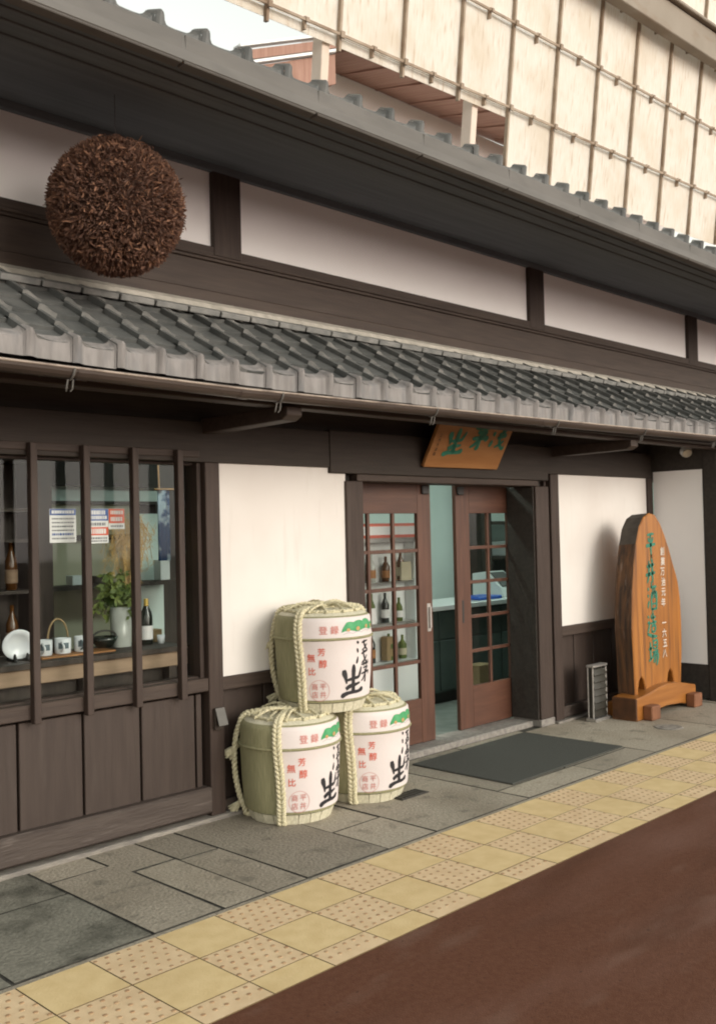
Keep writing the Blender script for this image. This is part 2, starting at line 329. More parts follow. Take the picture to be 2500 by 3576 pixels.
# upper wall trim
def xb(name, x0, x1, y0, y1, z0, z1, m='woodx', bev=.004): return box(x0, x1, y0, y1, z0, z1).build(name, M[m], shop, bevel=bev)
xb('panel_sill', .6, 12.2, -.03, .0215, 3.205, 3.292); xb('panel_sill', .6, 12.2, -.045, .0205, 3.222, 3.238)
xb('wall_board', .6, 12.2, -.018, .0210, 3.03, 3.2045); xb('wall_board', .6, 12.2, -.055, .0208, 2.94, 3.022)
xb('panel_head', .6, 12.2, -.03, .0216, 3.735, 3.95, 'soffit')
for (x0, x1) in ((3.53, 3.735), (6.72, 6.93), (9.51, 9.72)):
    xb('upper_post', x0, x1, -.034, .0212, 3.24, 3.734, 'wood')
# lower wall framing
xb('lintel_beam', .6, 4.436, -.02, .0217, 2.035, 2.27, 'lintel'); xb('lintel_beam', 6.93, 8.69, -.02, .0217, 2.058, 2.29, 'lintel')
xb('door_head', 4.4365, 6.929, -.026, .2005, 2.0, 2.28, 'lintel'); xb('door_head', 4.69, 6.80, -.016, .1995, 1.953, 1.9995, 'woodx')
def post(x0, x1, z0, z1, y0=-.032, y1=.21): return box(x0, x1, y0, y1, z0, z1).build('post', M['wood'], shop, bevel=.004)
post(3.434, 3.5365, .02, 2.0345); post(4.582, 4.74, .02, 1.9525, -.02); post(6.75, 6.935, .06, 1.9525, -.02, .255); post(6.963, 7.083, .02, 2.057, -.024)
post(6.9355, 6.9625, .62, 2.0, .02, .2)
box(6.745, 6.94, -.025, .26, .0, .0595).build('post_foot_stone', M['threshold'], shop, bevel=.006)
box(8.6085, 8.7, -.024, .2, .02, 2.057).build('post', M['wood'], shop, bevel=.004)
xb('panel_rail', 3.5375, 4.5815, -.022, .0595, .72, .7955); xb('panel_rail', 7.0835, 8.608, -.022, .0595, .705, .7865)
# dado boards (grooves are real gaps)
def dado(x0, x1, z0, z1, cuts, y=.028):
    xs = [x0]+[c for c in cuts if x0 < c < x1]+[x1]; d = MB()
    for a, b in zip(xs[:-1], xs[1:]): d.box(a+.007, b-.007, y, y+.03, z0, z1)
    d.build('dado_boards', M['dado'], shop, bevel=.003)
dado(.6, 3.41, .19, .715, [.9, 1.24, 1.59, 1.945, 2.297, 2.653, 2.999, 3.36], .006)
dado(3.5365, 4.5815, .09, .72, [3.88, 4.23], .03); dado(7.0835, 8.6, .12, .705, [7.33, 7.64, 7.95, 8.26], .03)
xb('base_beam', .6, 3.433, -.052, .0595, .045, .192, 'baseb', .012); xb('base_beam', 3.537, 4.5815, -.015, .0595, .03, .09, 'baseb')
xb('base_beam', 7.0835, 8.6, -.02, .0595, .03, .12, 'baseb')
box(.6, 4.74, -.06, .03, -.005, .022).build('stone_plinth', M['step'], shop, bevel=.006)
box(6.95, 8.7, -.055, .03, -.005, .018).build('stone_plinth', M['step'], shop, bevel=.006)
box(4.74, 6.75, .058, .32, -.005, .046).build('door_threshold', M['threshold'], shop, bevel=.008)
# window with lattice
wf = MB(); wf.box(1.2, 3.405, .045, .10, 2.02, 2.036); wf.box(1.2, 3.43, .03, .12, .795, .812); wf.box(3.405, 3.433, .01, .12, .80, 2.034); wf.box(1.2, 1.24, .03, .12, .812, 2.02)
win = wf.build('window', M['wood'], shop, bevel=.003)
box(1.24, 3.405, .072, .077, .812, 2.02).build('pane', M['glass'], win)
xb('window_sill', .6, 3.433, -.028, .0595, .73, .805)
for bx in (1.18, 1.477, 1.774, 2.071, 2.367, 2.658, 2.949, 3.238):
    box(bx-.019, bx+.019, -.072, -.0285, .712, 2.095).build('window_bar', M['wood'], shop, bevel=.003)
# lattice head rail that carries the bars
xb('lattice_rail', .6, 3.40, -.0275, -.0205, 2.06, 2.10)
# return wall at the right end
rp = box(8.7, 8.85, -.53, .2, 2.12, 2.45); rp.box(8.7, 8.85, -.53, -.0245, .02, .325); rp.box(8.706, 8.85, -.53, -.0245, .325, 2.12)
rp.build('return_wall', M['wood_dk'], shop); box(8.698, 8.7055, -.515, -.028, .328, 2.118).build('plaster_panel', M['plaster2'], shop)
box(8.69, 8.86, -.66, -.5305, .0, 2.45).build('post', M['wood_dk'], shop, bevel=.004)

box(6.738, 6.7495, .0, .262, .06, 1.952).build('door_jamb', M['wood_dk'], shop, bevel=.002)
# sliding doors
def door(x0, x1, y, muntins, g0, g1, name_handle_x, recessed, th=.035):
    d = MB(); a, b = g0, g1
    d.box(x0, a, y, y+th, .05, 1.965); d.box(b, x1, y, y+th, .05, 1.965)
    dr = d.build('door', M['door'], shop, bevel=.003)
    for (ra_, rb_) in ((1.742, 1.964), (.052, .375)): box(a, b, y+.001, y+th-.001, ra_, rb_).build('rail', M['doorx'], dr, bevel=.003)
    zs = [.375+(1.742-.375)*k/5 for k in range(6)]
    mt = MB()
    for mx in muntins: mt.box(mx-.013, mx+.013, y+.004, y+th-.006, .3755, 1.7415)
    for z in zs[1:-1]:
        xs = [a]+[q for mx in muntins for q in (mx-.013, mx+.013)]+[b]
        for k in range(0, len(xs), 2): mt.box(xs[k]+.0005, xs[k+1]-.0005, y+.005, y+th-.007, z-.013, z+.013)
    mt.build('glazing_bars', M['door'], dr, bevel=.002)
    box(a, b, y+.018, y+.021, .376, 1.741).build('pane', M['glass'], dr)
    h = MB(); hx = name_handle_x
    if recessed: h.box(hx-.013, hx+.013, y-.002, y+.004, .88, 1.06)
    else: h.box(hx-.02, hx+.02, y-.004, y+.002, .86, 1.07); h.box(hx-.008, hx+.008, y-.022, y-.0045, .885, 1.045)
    h.build('handle', M['blackmetal'] if recessed else M['steel'], dr, bevel=.003)
    k = MB(); kx = x1-.06 if not recessed else x0+.06
    k.box(kx-.045, kx+.03, y-.02, y-.001, 1.885, 1.95); k.build('roller_hanger', M['blackmetal'], dr, bevel=.006)
door(4.62, 5.70, .212, (5.03, 5.29), 4.77, 5.55, 5.655, False)
door(6.07, 7.15, .268, (6.49, 6.765), 6.24, 7.0, 6.135, True)

# ---- tiled eaves
def zsag(x):   # the old eave line is not quite straight
    return .024*((x-3.6)/1.8)**2 if x < 3.6 else .018*((x-3.6)/4)
def zs0(x): return 0.0
PT = [0, .03, .07, .12, .17, .22, .28, .36, .46, .60, .74, .88]
def pz(t): return (.027*math.cos(math.pi/2*abs(t-.06)/.34)**2 if t < .40 else 0)-.007*math.sin(math.pi*max(0, (t-.3)/.7))
def pb(t): return max(0, math.cos(math.pi/2*(t-.08)/.26)) if t < .34 else 0
def tiles(x0, n, sp, y0, z0, ang, courses, L, sag, step=.026, smooth=False):
    mb = MB(); ca, sa = math.cos(ang), math.sin(ang)
    for k in range(courses):
        s0 = k*L; s1 = s0+L+.03
        for c in range(n):
            xb0 = x0+c*sp; jit = random.uniform(-.006, .006); hz = random.uniform(-.003, .003)
            ts_ = PE+[1.0] if smooth else [-1]+PT+[1.0]; lo_, hi_, fr = [], [], []
            for t in ts_:
                xx = xb0+max(t, 0)*sp-.001*(t == 1.0); z = (pze(t) if smooth else -.004 if t < 0 else pz(t))+hz
                def P(s, h): return (xx, y0+s*ca-h*sa, z0+sag(xx)+s*sa+h*ca)
                lo_.append(P(s0+jit, z+step)); hi_.append(P(s1, z)); fr.append(P(s0+jit+.002, z-.006))
            m_ = len(ts_)
            mb.add(lo_+hi_+fr, [(i, i+1, m_+i+1, m_+i) for i in range(m_-1)]+[(2*m_+i, 2*m_+i+1, i+1, i) for i in range(m_-1)])
            for i in range(m_-1): mb.m[-(m_-1)+i] = 1 if 1 <= i < 9 else 0
    return mb
def pze(t):
    d = min(abs(t-.10), abs(t-1.10))/.24
    return (.028*math.cos(math.pi/2*d)**2 if d < 1 else 0)-.006*math.sin(math.pi*t)
def pbe(t):
    d = min(abs(t-.10), abs(t-1.10))/.16
    return math.cos(math.pi/2*d)**1.5 if d < 1 else 0
PE = [0, .03, .07, .10, .13, .17, .22, .28, .34, .46, .60, .74, .86, .92, .96]
def eave_faces(x0, n, sp, y0, z0, hgt, sag, amp=1.0):
    mb = MB()
    for c in range(n):
        ts_ = PE+[1.0]; A, B, C, D = [], [], [], []; jy = random.uniform(-.003, .003); jz = random.uniform(-.0025, .0025)
        for t in ts_:
            xx = x0+c*sp+max(t, 0)*sp-.002*(t == 1.0); tt = t
            yb = y0+jy-.034*pbe(tt); zt = z0+sag(xx)+jz+pze(tt)*amp
            A.append((xx, y0+.05, zt+.03)); B.append((xx, yb+.008, zt+.004)); C.append((xx, yb, zt-.006)); D.append((xx, y0+jy-.020*pbe(tt), z0+sag(xx)-hgt+jz))
        m_ = len(ts_); F = []
        for r_ in range(3): F += [(r_*m_+i, r_*m_+i+1, (r_+1)*m_+i+1, (r_+1)*m_+i) for i in range(m_-1)]
        mb.add(A+B+C+D, [tuple(reversed(q)) for q in F])
    return mb
ANG = math.radians(33.5)
lr = tiles(.665, 54, .2145, -.79, 2.415, ANG, 5, .175, zsag, .024); o = lr.build('roof_tiles', [M['tile'], M['tile_end']], shop, smooth=False)
ef = eave_faces(.665, 54, .2145, -.80, 2.440, .088, zsag); ef.build('eave_tiles', M['tile_edge'], shop)
# flat ridge tiles and mortar where the roof meets the wall
no = MB()
for c in range(54):
    xa = .62+c*.2145
    no.hexa([(xa+.006, -.235, 2.828), (xa+.2085, -.235, 2.828), (xa+.2085, -.0555, 2.900), (xa+.006, -.0555, 2.900), (xa+.006, -.245, 2.858), (xa+.2085, -.245, 2.858), (xa+.2085, -.0555, 2.925), (xa+.006, -.0555, 2.925)])
no.build('ridge_tiles', M['tile_end'], shop, bevel=.004)
mo = MB(); mo.hexa([(.62, -.16, 2.84), (12.2, -.16, 2.84), (12.2, -.0556, 2.89), (.62, -.0556, 2.89), (.62, -.12, 2.925), (12.2, -.12, 2.925), (12.2, -.0556, 2.958), (.62, -.0556, 2.958)])
mo.build('ridge_mortar', M['mortar'], shop)
# lower eave timber
so = MB(); so.hexa([(.6, -.765, 2.335), (12.2, -.765, 2.335), (12.2, .02, 2.80), (.6, .02, 2.80), (.6, -.765, 2.36), (12.2, -.765, 2.36), (12.2, .02, 2.83), (.6, .02, 2.83)])
so.build('eave_soffit', M['wood_dk'], shop)
xb('eave_board', .6, 12.2, -.79, -.7655, 2.30, 2.352, 'wood_dk'); xb('eave_purlin', .6, 12.2, -.70, -.60, 2.285, 2.36, 'woodx')
for bx in (.25+.5, 3.432, 7.0, 10.6):
    b_ = MB(); b_.prism([(0.0, 2.20), (0.0, 2.286), (-.745, 2.2835), (-.745, 2.235), (-.70, 2.212)], lambda p, s, bx=bx: (bx+.108*s, p[0], p[1]))
    b_.build('eave_bracket', M['woodx'], shop, bevel=.004)
xx = .7
while xx < 12.1:
    ra = MB(); ra.hexa([(xx, -.75, 2.318), (xx+.045, -.75, 2.318), (xx+.045, .0, 2.762), (xx, .0, 2.762), (xx, -.75, 2.3345), (xx+.045, -.75, 2.3345), (xx+.045, .0, 2.778), (xx, .0, 2.778)]); xx += .36; ra.build('eave_rafter', M['wood_dk'], shop)
# gutter
def gl(x):
    K = [(.6, 2.338), (1.8, 2.330), (3.04, 2.317), (3.8, 2.323), (8.2, 2.361), (12.4, 2.40)]
    for (a, za), (b, zb) in zip(K[:-1], K[1:]):
        if x <= b: return za+(zb-za)*(x-a)/(b-a)
    return K[-1][1]
gm = MB(); R_ = .042; gy = -.858
gx = [.6, 1.2, 1.8, 2.17, 2.6, 3.04, 3.4, 3.8, 4.6, 5.4, 6.2, 7, 8.2, 9.4, 10.8, 12.2]; K = 9
vs_ = []
for x in gx:
    for sgn, rr in ((0, R_), (1, R_-.004)):
        for k in range(K):
            th = math.pi+math.pi*k/(K-1); vs_.append((x, gy+rr*math.cos(th), gl(x)+rr*math.sin(th)))
fs = []
for i in range(len(gx)-1):
    for k in range(K-1):
        fs.append((i*2*K+k, i*2*K+k+1, (i+1)*2*K+k+1, (i+1)*2*K+k)); fs.append((i*2*K+K+k, (i+1)*2*K+K+k, (i+1)*2*K+K+k+1, i*2*K+K+k+1))
    fs.append((i*2*K, (i+1)*2*K, (i+1)*2*K+K, i*2*K+K)); fs.append((i*2*K+K-1, i*2*K+2*K-1, (i+1)*2*K+2*K-1, (i+1)*2*K+K-1))
gm.add(vs_, fs)
gut = gm.build('gutter', M['gutter'], shop, smooth=False)
lp = MB(); lp.tube([(x, gy-R_+.001, gl(x)+.001) for x in gx], .0058, 8); lp.build('gutter_lip', M['lip'], gut, smooth=True)
for jx in (2.17, 3.04, 5.6, 8.3):
    c_ = MB()
    for q in (jx-.03, jx+.03):
        c_.add([(q, gy+(R_+.003)*math.cos(math.pi+math.pi*k/8), gl(q)+(R_+.003)*math.sin(math.pi+math.pi*k/8)) for k in range(9)], [])
    c_.f += [[k, k+1, 9+k+1, 9+k] for k in range(8)]; c_.m += [0]*8
    c_.build('gutter_joint', M['gutter'], gut)
for hx in (.95, 2.12, 3.27, 4.47, 5.75, 6.95, 8.2, 9.4, 10.6):
    h = MB(); z0 = gl(hx)
    h.tube([(hx, gy+(R_+.004)*math.cos(math.pi+math.pi*k/10), z0+(R_+.004)*math.sin(math.pi+math.pi*k/10)) for k in range(11)]+[(hx, gy+.075, z0+.02)], .005, 5)
    h.tube([(hx-.012, gy-.01, z0-R_-.003), (hx-.014, gy+.0, z0-R_-.04), (hx-.01, gy+.01, z0-R_-.05)], .004, 5); h.tube([(hx+.012, gy-.01, z0-R_-.003), (hx+.014, gy+.0, z0-R_-.04), (hx+.01, gy+.01, z0-R_-.05)], .004, 5)
    h.build('gutter_hook', M['gut_up'], gut)
# ---- upper roof
UA = math.radians(22)
ut = tiles(.685, 51, .236, -1.19, 3.735, UA, 5, .2, zs0, .012, True); ut.build('upper_roof_tiles', [M['tile_up'], M['tile_up']], shop)
uf = eave_faces(.685, 51, .236, -1.2, 3.760, .07, zs0, 1.25); uf.build('upper_eave_tiles', M['tile'], shop)
ug = MB(); jx = .92; xs = [.5]
while jx < 12.6: xs.append(jx); jx += .76
for a, b in zip(xs[:-1], xs[1:]):
    ug.hexa([(a+.004, -1.262, 3.585), (b-.004, -1.262, 3.585), (b-.004, -1.21, 3.58), (a+.004, -1.21, 3.58), (a+.004, -1.275, 3.701), (b-.004, -1.275, 3.701), (b-.004, -1.22, 3.701), (a+.004, -1.22, 3.701)])
ug.box(.5, 12.2, -1.268, -1.2095, 3.592, 3.696)
ug.build('upper_gutter', M['gut_up'], shop, bevel=.004)
us = MB(); us.hexa([(.5, -1.21, 3.60), (12.6, -1.21, 3.60), (12.6, .1, 3.80), (.5, .1, 3.80), (.5, -1.21, 3.63), (12.6, -1.21, 3.63), (12.6, .1, 3.83), (.5, .1, 3.83)])
us.build('upper_soffit', M['soffit'], shop)
for (y, z) in tuple((y, 3.60+.1527*(y+1.21)) for y in (-1.12, -1.0, -.85)): box(.5, 12.4, y-.018, y+.018, z-.012, z+.008).build('soffit_batten', M['soffit'], shop, bevel=.003)
ud = MB()
def rz(y): return 3.70+.41*(y+1.2)
def deck(x0, x1, y0, y1): ud.hexa([(x0, y0, rz(y0)), (x1, y0, rz(y0)), (x1, y1, rz(y1)), (x0, y1, rz(y1)), (x0, y0, rz(y0)+.03), (x1, y0, rz(y0)+.03), (x1, y1, rz(y1)+.03), (x0, y1, rz(y1)+.03)])
deck(.5, 12.4, -1.15, 3.2)
ud.build('upper_roof_deck', M['tile_up'], shop)
# ---- interior
it = MB(); it.box(.6, 11, .2, 3.2, -.01, .03); it.build('interior_floor', M['int_floor'], shop)
iw = MB(); iw.box(4.66, 11, 2.6, 2.7, .03, 4.2); iw.box(10.4, 10.5, .2, 2.6, .03, 4.2); iw.build('interior_wall', M['teal_wall'], shop)
iw = MB(); iw.box(.6, 4.44, 2.2, 2.7, .03, 1.875); iw.box(.6, .7, .2, 2.2, .03, 4.2); iw.build('interior_wall', M['cream'], shop)
iw = MB(); iw.box(4.44, 4.655, 2.18, 2.69, .03, 1.80); iw.build('interior_wall', M['teal_wall'], shop)
iw = MB(); iw.box(.7, 4.66, 2.21, 2.68, 1.90, 2.01); iw.build('transom', M['teal_wall'], shop)
ib = MB(); ib.box(.7, 4.66, 2.15, 2.69, 2.01, 2.6); ib.box(.7, 4.66, 2.17, 2.695, 1.876, 1.899); ib.box(.7, 4.44, 2.17, 2.199, 1.60, 1.64); ib.box(3.02, 4.66, 1.98, 2.17, 1.235, 1.268)
ib.box(2.9, 3.03, .98, 1.08, .03, 2.6); ib.box(4.10, 4.66, 1.1, 1.2, .03, 2.4); ib.box(.7, 4.66, 1.08, 1.2, 2.4, 2.6)
ib.build('interior_timber', M['int_dark'], shop)
box(.6, 10.4, .2, 2.6, 2.605, 2.63).build('interior_ceiling', M['cream'], shop)
M['lamp'] = mat('fluorescent_tube', (.9, .95, .92)); _p = M['lamp'].node_tree.nodes['Principled BSDF']; _p.inputs['Emission Color'].default_value = (.80, 1.0, .90, 1); _p.inputs['Emission Strength'].default_value = 16.0
for k, (lx, ly) in enumerate(((3.75, .75), (5.6, .9), (7.4, .85), (9.2, .9))):
    t = thing('ceiling_light', ('fluorescent ceiling lamp above the window display', 'fluorescent ceiling lamp above the display fridge', 'fluorescent ceiling lamp over the near end of the counter', 'fluorescent ceiling lamp over the far end of the counter')[k], 'ceiling lamp', (lx, ly, 2.6), 0, 'ceiling lamps in the shop')
    hw = .35 if k == 0 else .6
    box(lx-hw-.02, lx+hw+.02, ly-.07, ly+.07, 2.565, 2.604).build('housing', M['white'], t); box(lx-hw, lx+hw, ly-.05, ly+.05, 2.545, 2.5645).build('tube', M['lamp'], t)
box(4.67, 5.55, 2.3, 2.598, .03, 2.35).build('interior_cabinet', M['int_dark'], shop, bevel=.004)
dsh = MB(); dsh.box(1.3, 3.43, .13, .55, .955, .985); dsh.build('display_shelf', M['int_dark'], shop, bevel=.003)
dsh = MB(); dsh.box(1.3, 3.43, .16, .19, .872, .9545); dsh.build('display_apron', M['lightwood'], shop, bevel=.003)
dsh = MB(); dsh.box(1.3, 3.43, .24, .27, .05, .872)
for q in (1.6, 2.2, 2.75, 3.3): dsh.box(q, q+.05, .165, .215, .2, .8715)
dsh.build('display_legs', M['int_dark'], shop)

# ------------------------------------------------------------------ lettering helpers
def text2d(s, size, off=0.0):
    c = bpy.data.curves.new('glyphs', 'FONT'); c.body = s; c.size = size; c.align_x = 'CENTER'; c.align_y = 'CENTER'; c.offset = off; c.resolution_u = 3
    o = bpy.data.objects.new('glyphs', c); COL.objects.link(o)
    dg = bpy.context.evaluated_depsgraph_get(); me = bpy.data.meshes.new_from_object(o.evaluated_get(dg))
    v = [(p.co.x, p.co.y) for p in me.vertices]; f = [tuple(p.vertices) for p in me.polygons]
    bpy.data.objects.remove(o); bpy.data.curves.remove(c); bpy.data.meshes.remove(me)
    xs = [p[0] for p in v]; ys = [p[1] for p in v]; cx = (min(xs)+max(xs))/2; cy = (min(ys)+max(ys))/2
    return [(a-cx, b-cy) for a, b in v], f
BR = {
 'sei': [[(.10,.88,.09),(.12,.76,.13),(.16,.64,.11),(.19,.52,.07),(.21,.40,.04)], [(.14,.50,.05),(.34,.54,.07),(.55,.57,.08),(.74,.60,.07),(.82,.74,.07),(.88,.93,.04)],
         [(.50,1.04,.05),(.51,.92,.11),(.50,.75,.12),(.49,.5,.10),(.50,.28,.11),(.50,.10,.12)], [(.18,.22,.09),(.34,.31,.10),(.55,.34,.08),(.82,.40,.05)],
         [(.02,-.06,.07),(.08,.02,.11),(.26,.08,.09),(.5,.10,.08),(.75,.11,.08),(.93,.17,.11),(1.0,.20,.05)]],
 'sen': [[(.10,.97,.05),(.17,.88,.10),(.2,.84,.05)], [(.12,.66,.06),(.15,.58,.09),(.17,.48,.05)], [(.08,.05,.05),(.13,.17,.10),(.17,.33,.04)],
         [(.44,.86,.06),(.66,.91,.09),(.92,.94,.06)], [(.58,1.04,.05),(.62,.84,.08),(.74,.66,.08),(.96,.54,.05)], [(.88,.80,.05),(.70,.66,.07),(.46,.56,.04)],
         [(.42,.42,.06),(.66,.48,.09),(.96,.53,.06)], [(.56,.58,.05),(.61,.36,.08),(.74,.14,.08),(.98,.0,.07),(1.02,.14,.03)], [(.90,.34,.05),(.70,.18,.07),(.42,.04,.04)]],
 'hei': [[(.15,.90,.07),(.5,.93,.09),(.85,.95,.06)], [(.24,.78,.06),(.30,.68,.10),(.36,.58,.05)], [(.78,.80,.06),(.70,.68,.09),(.60,.57,.05)], [(.0,.42,.10),(.3,.45,.12),(.7,.48,.11),(1.0,.50,.08)], [(.50,.92,.08),(.51,.5,.12),(.52,.05,.08),(.56,-.12,.04)]],
 'i': [[(.12,.70,.09),(.5,.74,.12),(.90,.79,.08)], [(.0,.34,.10),(.5,.38,.12),(1.0,.44,.08)], [(.36,.96,.07),(.35,.5,.11),(.26,.18,.09),(.10,.0,.05)], [(.70,1.0,.08),(.70,.5,.12),(.70,.0,.08)]],
 'shu': [[(.06,.95,.06),(.16,.84,.10)], [(.02,.66,.06),(.14,.56,.10)], [(.02,.08,.06),(.12,.28,.10),(.2,.40,.05)], [(.36,.95,.08),(.7,.97,.10),(1.0,.98,.07)], [(.42,.68,.08),(.41,.3,.10),(.42,-.02,.08)], [(.42,.70,.07),(.7,.72,.09),(.97,.71,.10),(.97,.35,.11),(.95,-.02,.08)], [(.44,.02,.07),(.92,.03,.08)], [(.46,.24,.06),(.90,.25,.07)], [(.60,.93,.07),(.58,.48,.08)], [(.80,.94,.07),(.81,.48,.08)]],
 'zou': [[(.08,.92,.06),(.18,.82,.10)], [(.04,.60,.07),(.24,.62,.10),(.16,.38,.09),(.02,.16,.06)], [(.0,.14,.06),(.2,.10,.10),(.6,.02,.12),(1.02,-.02,.07)], [(.50,.97,.06),(.42,.80,.09)], [(.42,.80,.07),(.90,.84,.09)], [(.66,1.0,.07),(.66,.58,.10)], [(.36,.57,.07),(.98,.62,.10)], [(.48,.44,.07),(.50,.18,.09)], [(.48,.45,.07),(.86,.46,.10),(.82,.20,.09)], [(.50,.20,.07),(.82,.21,.08)]],
 'jou': [[(.0,.64,.07),(.36,.68,.10)], [(.19,.95,.08),(.18,.5,.11),(.18,.2,.07)], [(-.02,.14,.08),(.38,.28,.08)], [(.50,.96,.07),(.51,.62,.09)], [(.50,.96,.07),(.90,.97,.09),(.88,.62,.09)], [(.52,.79,.06),(.86,.80,.07)], [(.52,.63,.06),(.86,.64,.07)], [(.38,.49,.07),(1.02,.53,.10)], [(.56,.50,.06),(.40,.24,.07)], [(.52,.36,.07),(.95,.40,.10),(.90,.1,.11),(.78,-.10,.06)], [(.66,.36,.06),(.46,.04,.06)], [(.80,.36,.06),(.60,.0,.06)]],
 'bou': [[(.08,.84,.06),(.5,.88,.09),(.92,.90,.06)], [(.32,1.0,.06),(.34,.88,.09),(.37,.76,.05)], [(.70,1.02,.06),(.67,.9,.09),(.63,.78,.05)],
         [(.28,.68,.06),(.5,.70,.09),(.76,.72,.09),(.66,.62,.07),(.54,.55,.05)], [(.42,.60,.06),(.58,.52,.08)], [(.10,.42,.07),(.5,.47,.10),(.90,.50,.09),(.80,.36,.05)],
         [(.52,.50,.08),(.52,.3,.10),(.51,.06,.10),(.40,.10,.04)], [(.46,.38,.06),(.3,.2,.08),(.1,.08,.04)]]}
def brush2d(ch, w, h, fat=1.0):
    V, Fc = [], []
    for st in BR[ch]:
        pts = []
        n = len(st)
        for i in range(n-1):
            p0, p1, p2, p3 = st[max(i-1, 0)], st[i], st[i+1], st[min(i+2, n-1)]
            for k in range(5):
                t = k/5
                pts.append(tuple(.5*((2*p1[j])+(-p0[j]+p2[j])*t+(2*p0[j]-5*p1[j]+4*p2[j]-p3[j])*t*t+(-p0[j]+3*p1[j]-3*p2[j]+p3[j])*t**3) for j in range(3)))
        pts.append(st[-1])
        L = len(pts); base = len(V)
        for i, (x, y, q) in enumerate(pts):
            a = pts[max(i-1, 0)]; b = pts[min(i+1, L-1)]; dx, dy = (b[0]-a[0])*w, (b[1]-a[1])*h; d = math.hypot(dx, dy) or 1
            q = q*fat*.5*(w+h)/2*(.95+.1*random.random())
            if i in (0, L-1): q *= .7
            V.append(((x-.5)*w-dy/d*q, (y-.5)*h+dx/d*q)); V.append(((x-.5)*w+dy/d*q, (y-.5)*h-dx/d*q))
        for i in range(L-1): Fc.append((base+2*i, base+2*i+1, base+2*i+3, base+2*i+2))
    return V, Fc

# ------------------------------------------------------------------ sake barrels
def rope_strands(mb, path, r, turns, m=0, two=True, sep=.011):
    """two side-by-side ropes, each of two twisted strands"""
    P = [Vector(p) for p in path]; N = len(P)
    for side in ((-1, 1) if two else (0,)):
        for ph in (0, math.pi):
            Q = []
            for i in range(N):
                t = (P[min(i+1, N-1)]-P[max(i-1, 0)]).normalized()
                c = P[i]; rad = Vector((c.x, c.y, 0)); rad = rad.normalized() if rad.length > .02 else Vector((1, 0, 0))
                tan = t.cross(rad); tan = tan.normalized() if tan.length > 1e-4 else Vector((0, 1, 0)); out = tan.cross(t)
                a = ph+turns*2*math.pi*i/(N-1)*(1 if side >= 0 else -1)
                Q.append(c+tan*side*sep+(tan*math.cos(a)+out*math.sin(a))*r*.62)
            mb.tube(Q, r*.72, 6, m)
def br(z):   # barrel radius
    K = [(.062, .262), (.08, .268), (.20, .278), (.40, .286), (.50, .286), (.538, .281), (.553, .268), (.563, .235)]
    if z <= K[0][0]: return K[0][1]
    for (a, ra_), (b, rb) in zip(K[:-1], K[1:]):
        if z <= b: return ra_+(rb-ra_)*(z-a)/(b-a)
    return K[-1][1]
def cyl(u_deg, z, off): a = math.radians(u_deg); r = br(z)+off; return (r*math.cos(a), r*math.sin(a), z)
barrel = thing('sake_barrel', 'straw wrapped sake barrel with white label, lower left of the stack beside the window post', 'barrel', (3.82, -.272, .0), math.radians(-122), 'sake barrels stacked by the door')
zz = [.062, .08, .14, .20, .27, .34, .40, .415, .43, .46, .49, .51, .525, .538, .546, .553, .558, .563]
b_ = MB(); b_.lathe([(br(z)+(.004 if .41 < z < .435 else 0), z) for z in zz]+[(.19, .575), (.10, .583), (.0, .585)], n=56)
body = b_.build('body', M['straw'], barrel, True, True)
ft = MB()
for k in range(22):
    jt = random.uniform(-.05, .05); a0, a1 = 2*math.pi*k/22+.008, 2*math.pi*(k+1)/22-.008+jt*.1; r0, r1 = .232, .254
    ft.hexa([(r0*math.cos(a0)*.9, r0*math.sin(a0)*.9, .0), (r0*math.cos(a0), r0*math.sin(a0), .0), (r0*math.cos(a1), r0*math.sin(a1), .0), (r0*math.cos(a1)*.9, r0*math.sin(a1)*.9, .0),
             (r1*math.cos(a0)*.9, r1*math.sin(a0)*.9, .056), (r1*math.cos(a0), r1*math.sin(a0), .056), (r1*math.cos(a1), r1*math.sin(a1), .056), (r1*math.cos(a1)*.9, r1*math.sin(a1)*.9, .056)])
ft.lathe([(0, .004), (.225, .004), (.235, .07)], n=40); ft.build('foot', M['straw_lt'], barrel, True)
lb = MB(); zl = [.078, .10, .20, .30, .40, .412, .438, .46, .50, .52, .538, .547]; ul = [-19+141*k/40 for k in range(41)]
lb.add([cyl(u, z, .0022+(.004 if .41 < z < .44 else 0)) for z in zl for u in ul], [(i*41+k, i*41+k+1, (i+1)*41+k+1, (i+1)*41+k) for i in range(len(zl)-1) for k in range(40)])
label = lb.build('label', M['paper'], barrel, True, True)
def bold(ch, size, d):
    v, f = text2d(ch, size); return [([(x+dx*d, y+dy*d) for x, y in v], f) for dx, dy in ((0, 0), (1, .3), (-1, -.3), (.3, -1), (-.3, 1))]
def wrapb(mb, ch, size, d, u0, z0):
    for k, (v, f) in enumerate(bold(ch, size, d)): wrap(mb, v, f, u0, z0, .0042+.0002*k)
def wrap(mb, v, f, u0, z0, off=.0040, m=0, rot=0):
    ca, sa = math.cos(rot), math.sin(rot)
    mb.add([cyl(u0+math.degrees((x*ca-y*sa)/.287), z0+x*sa+y*ca, off) for x, y in v], f, m)
t1 = MB()
for ch, u, z, s in (('登', 6, .478, .050), ('録', 19, .478, .050)): wrapb(t1, ch, s, .0011, u, z)
t1.build('faded_red_lettering', M['redpale'], label, True)
t1 = MB()
for ch, u, z, s in (('芳', 3.5, .355, .047), ('醇', 5, .288, .050), ('無', -8.5, .322, .050), ('比', -8, .245, .047)): wrapb(t1, ch, s, .0007, u, z)
t1.build('red_lettering', M['red'], label, True)
t1 = MB()
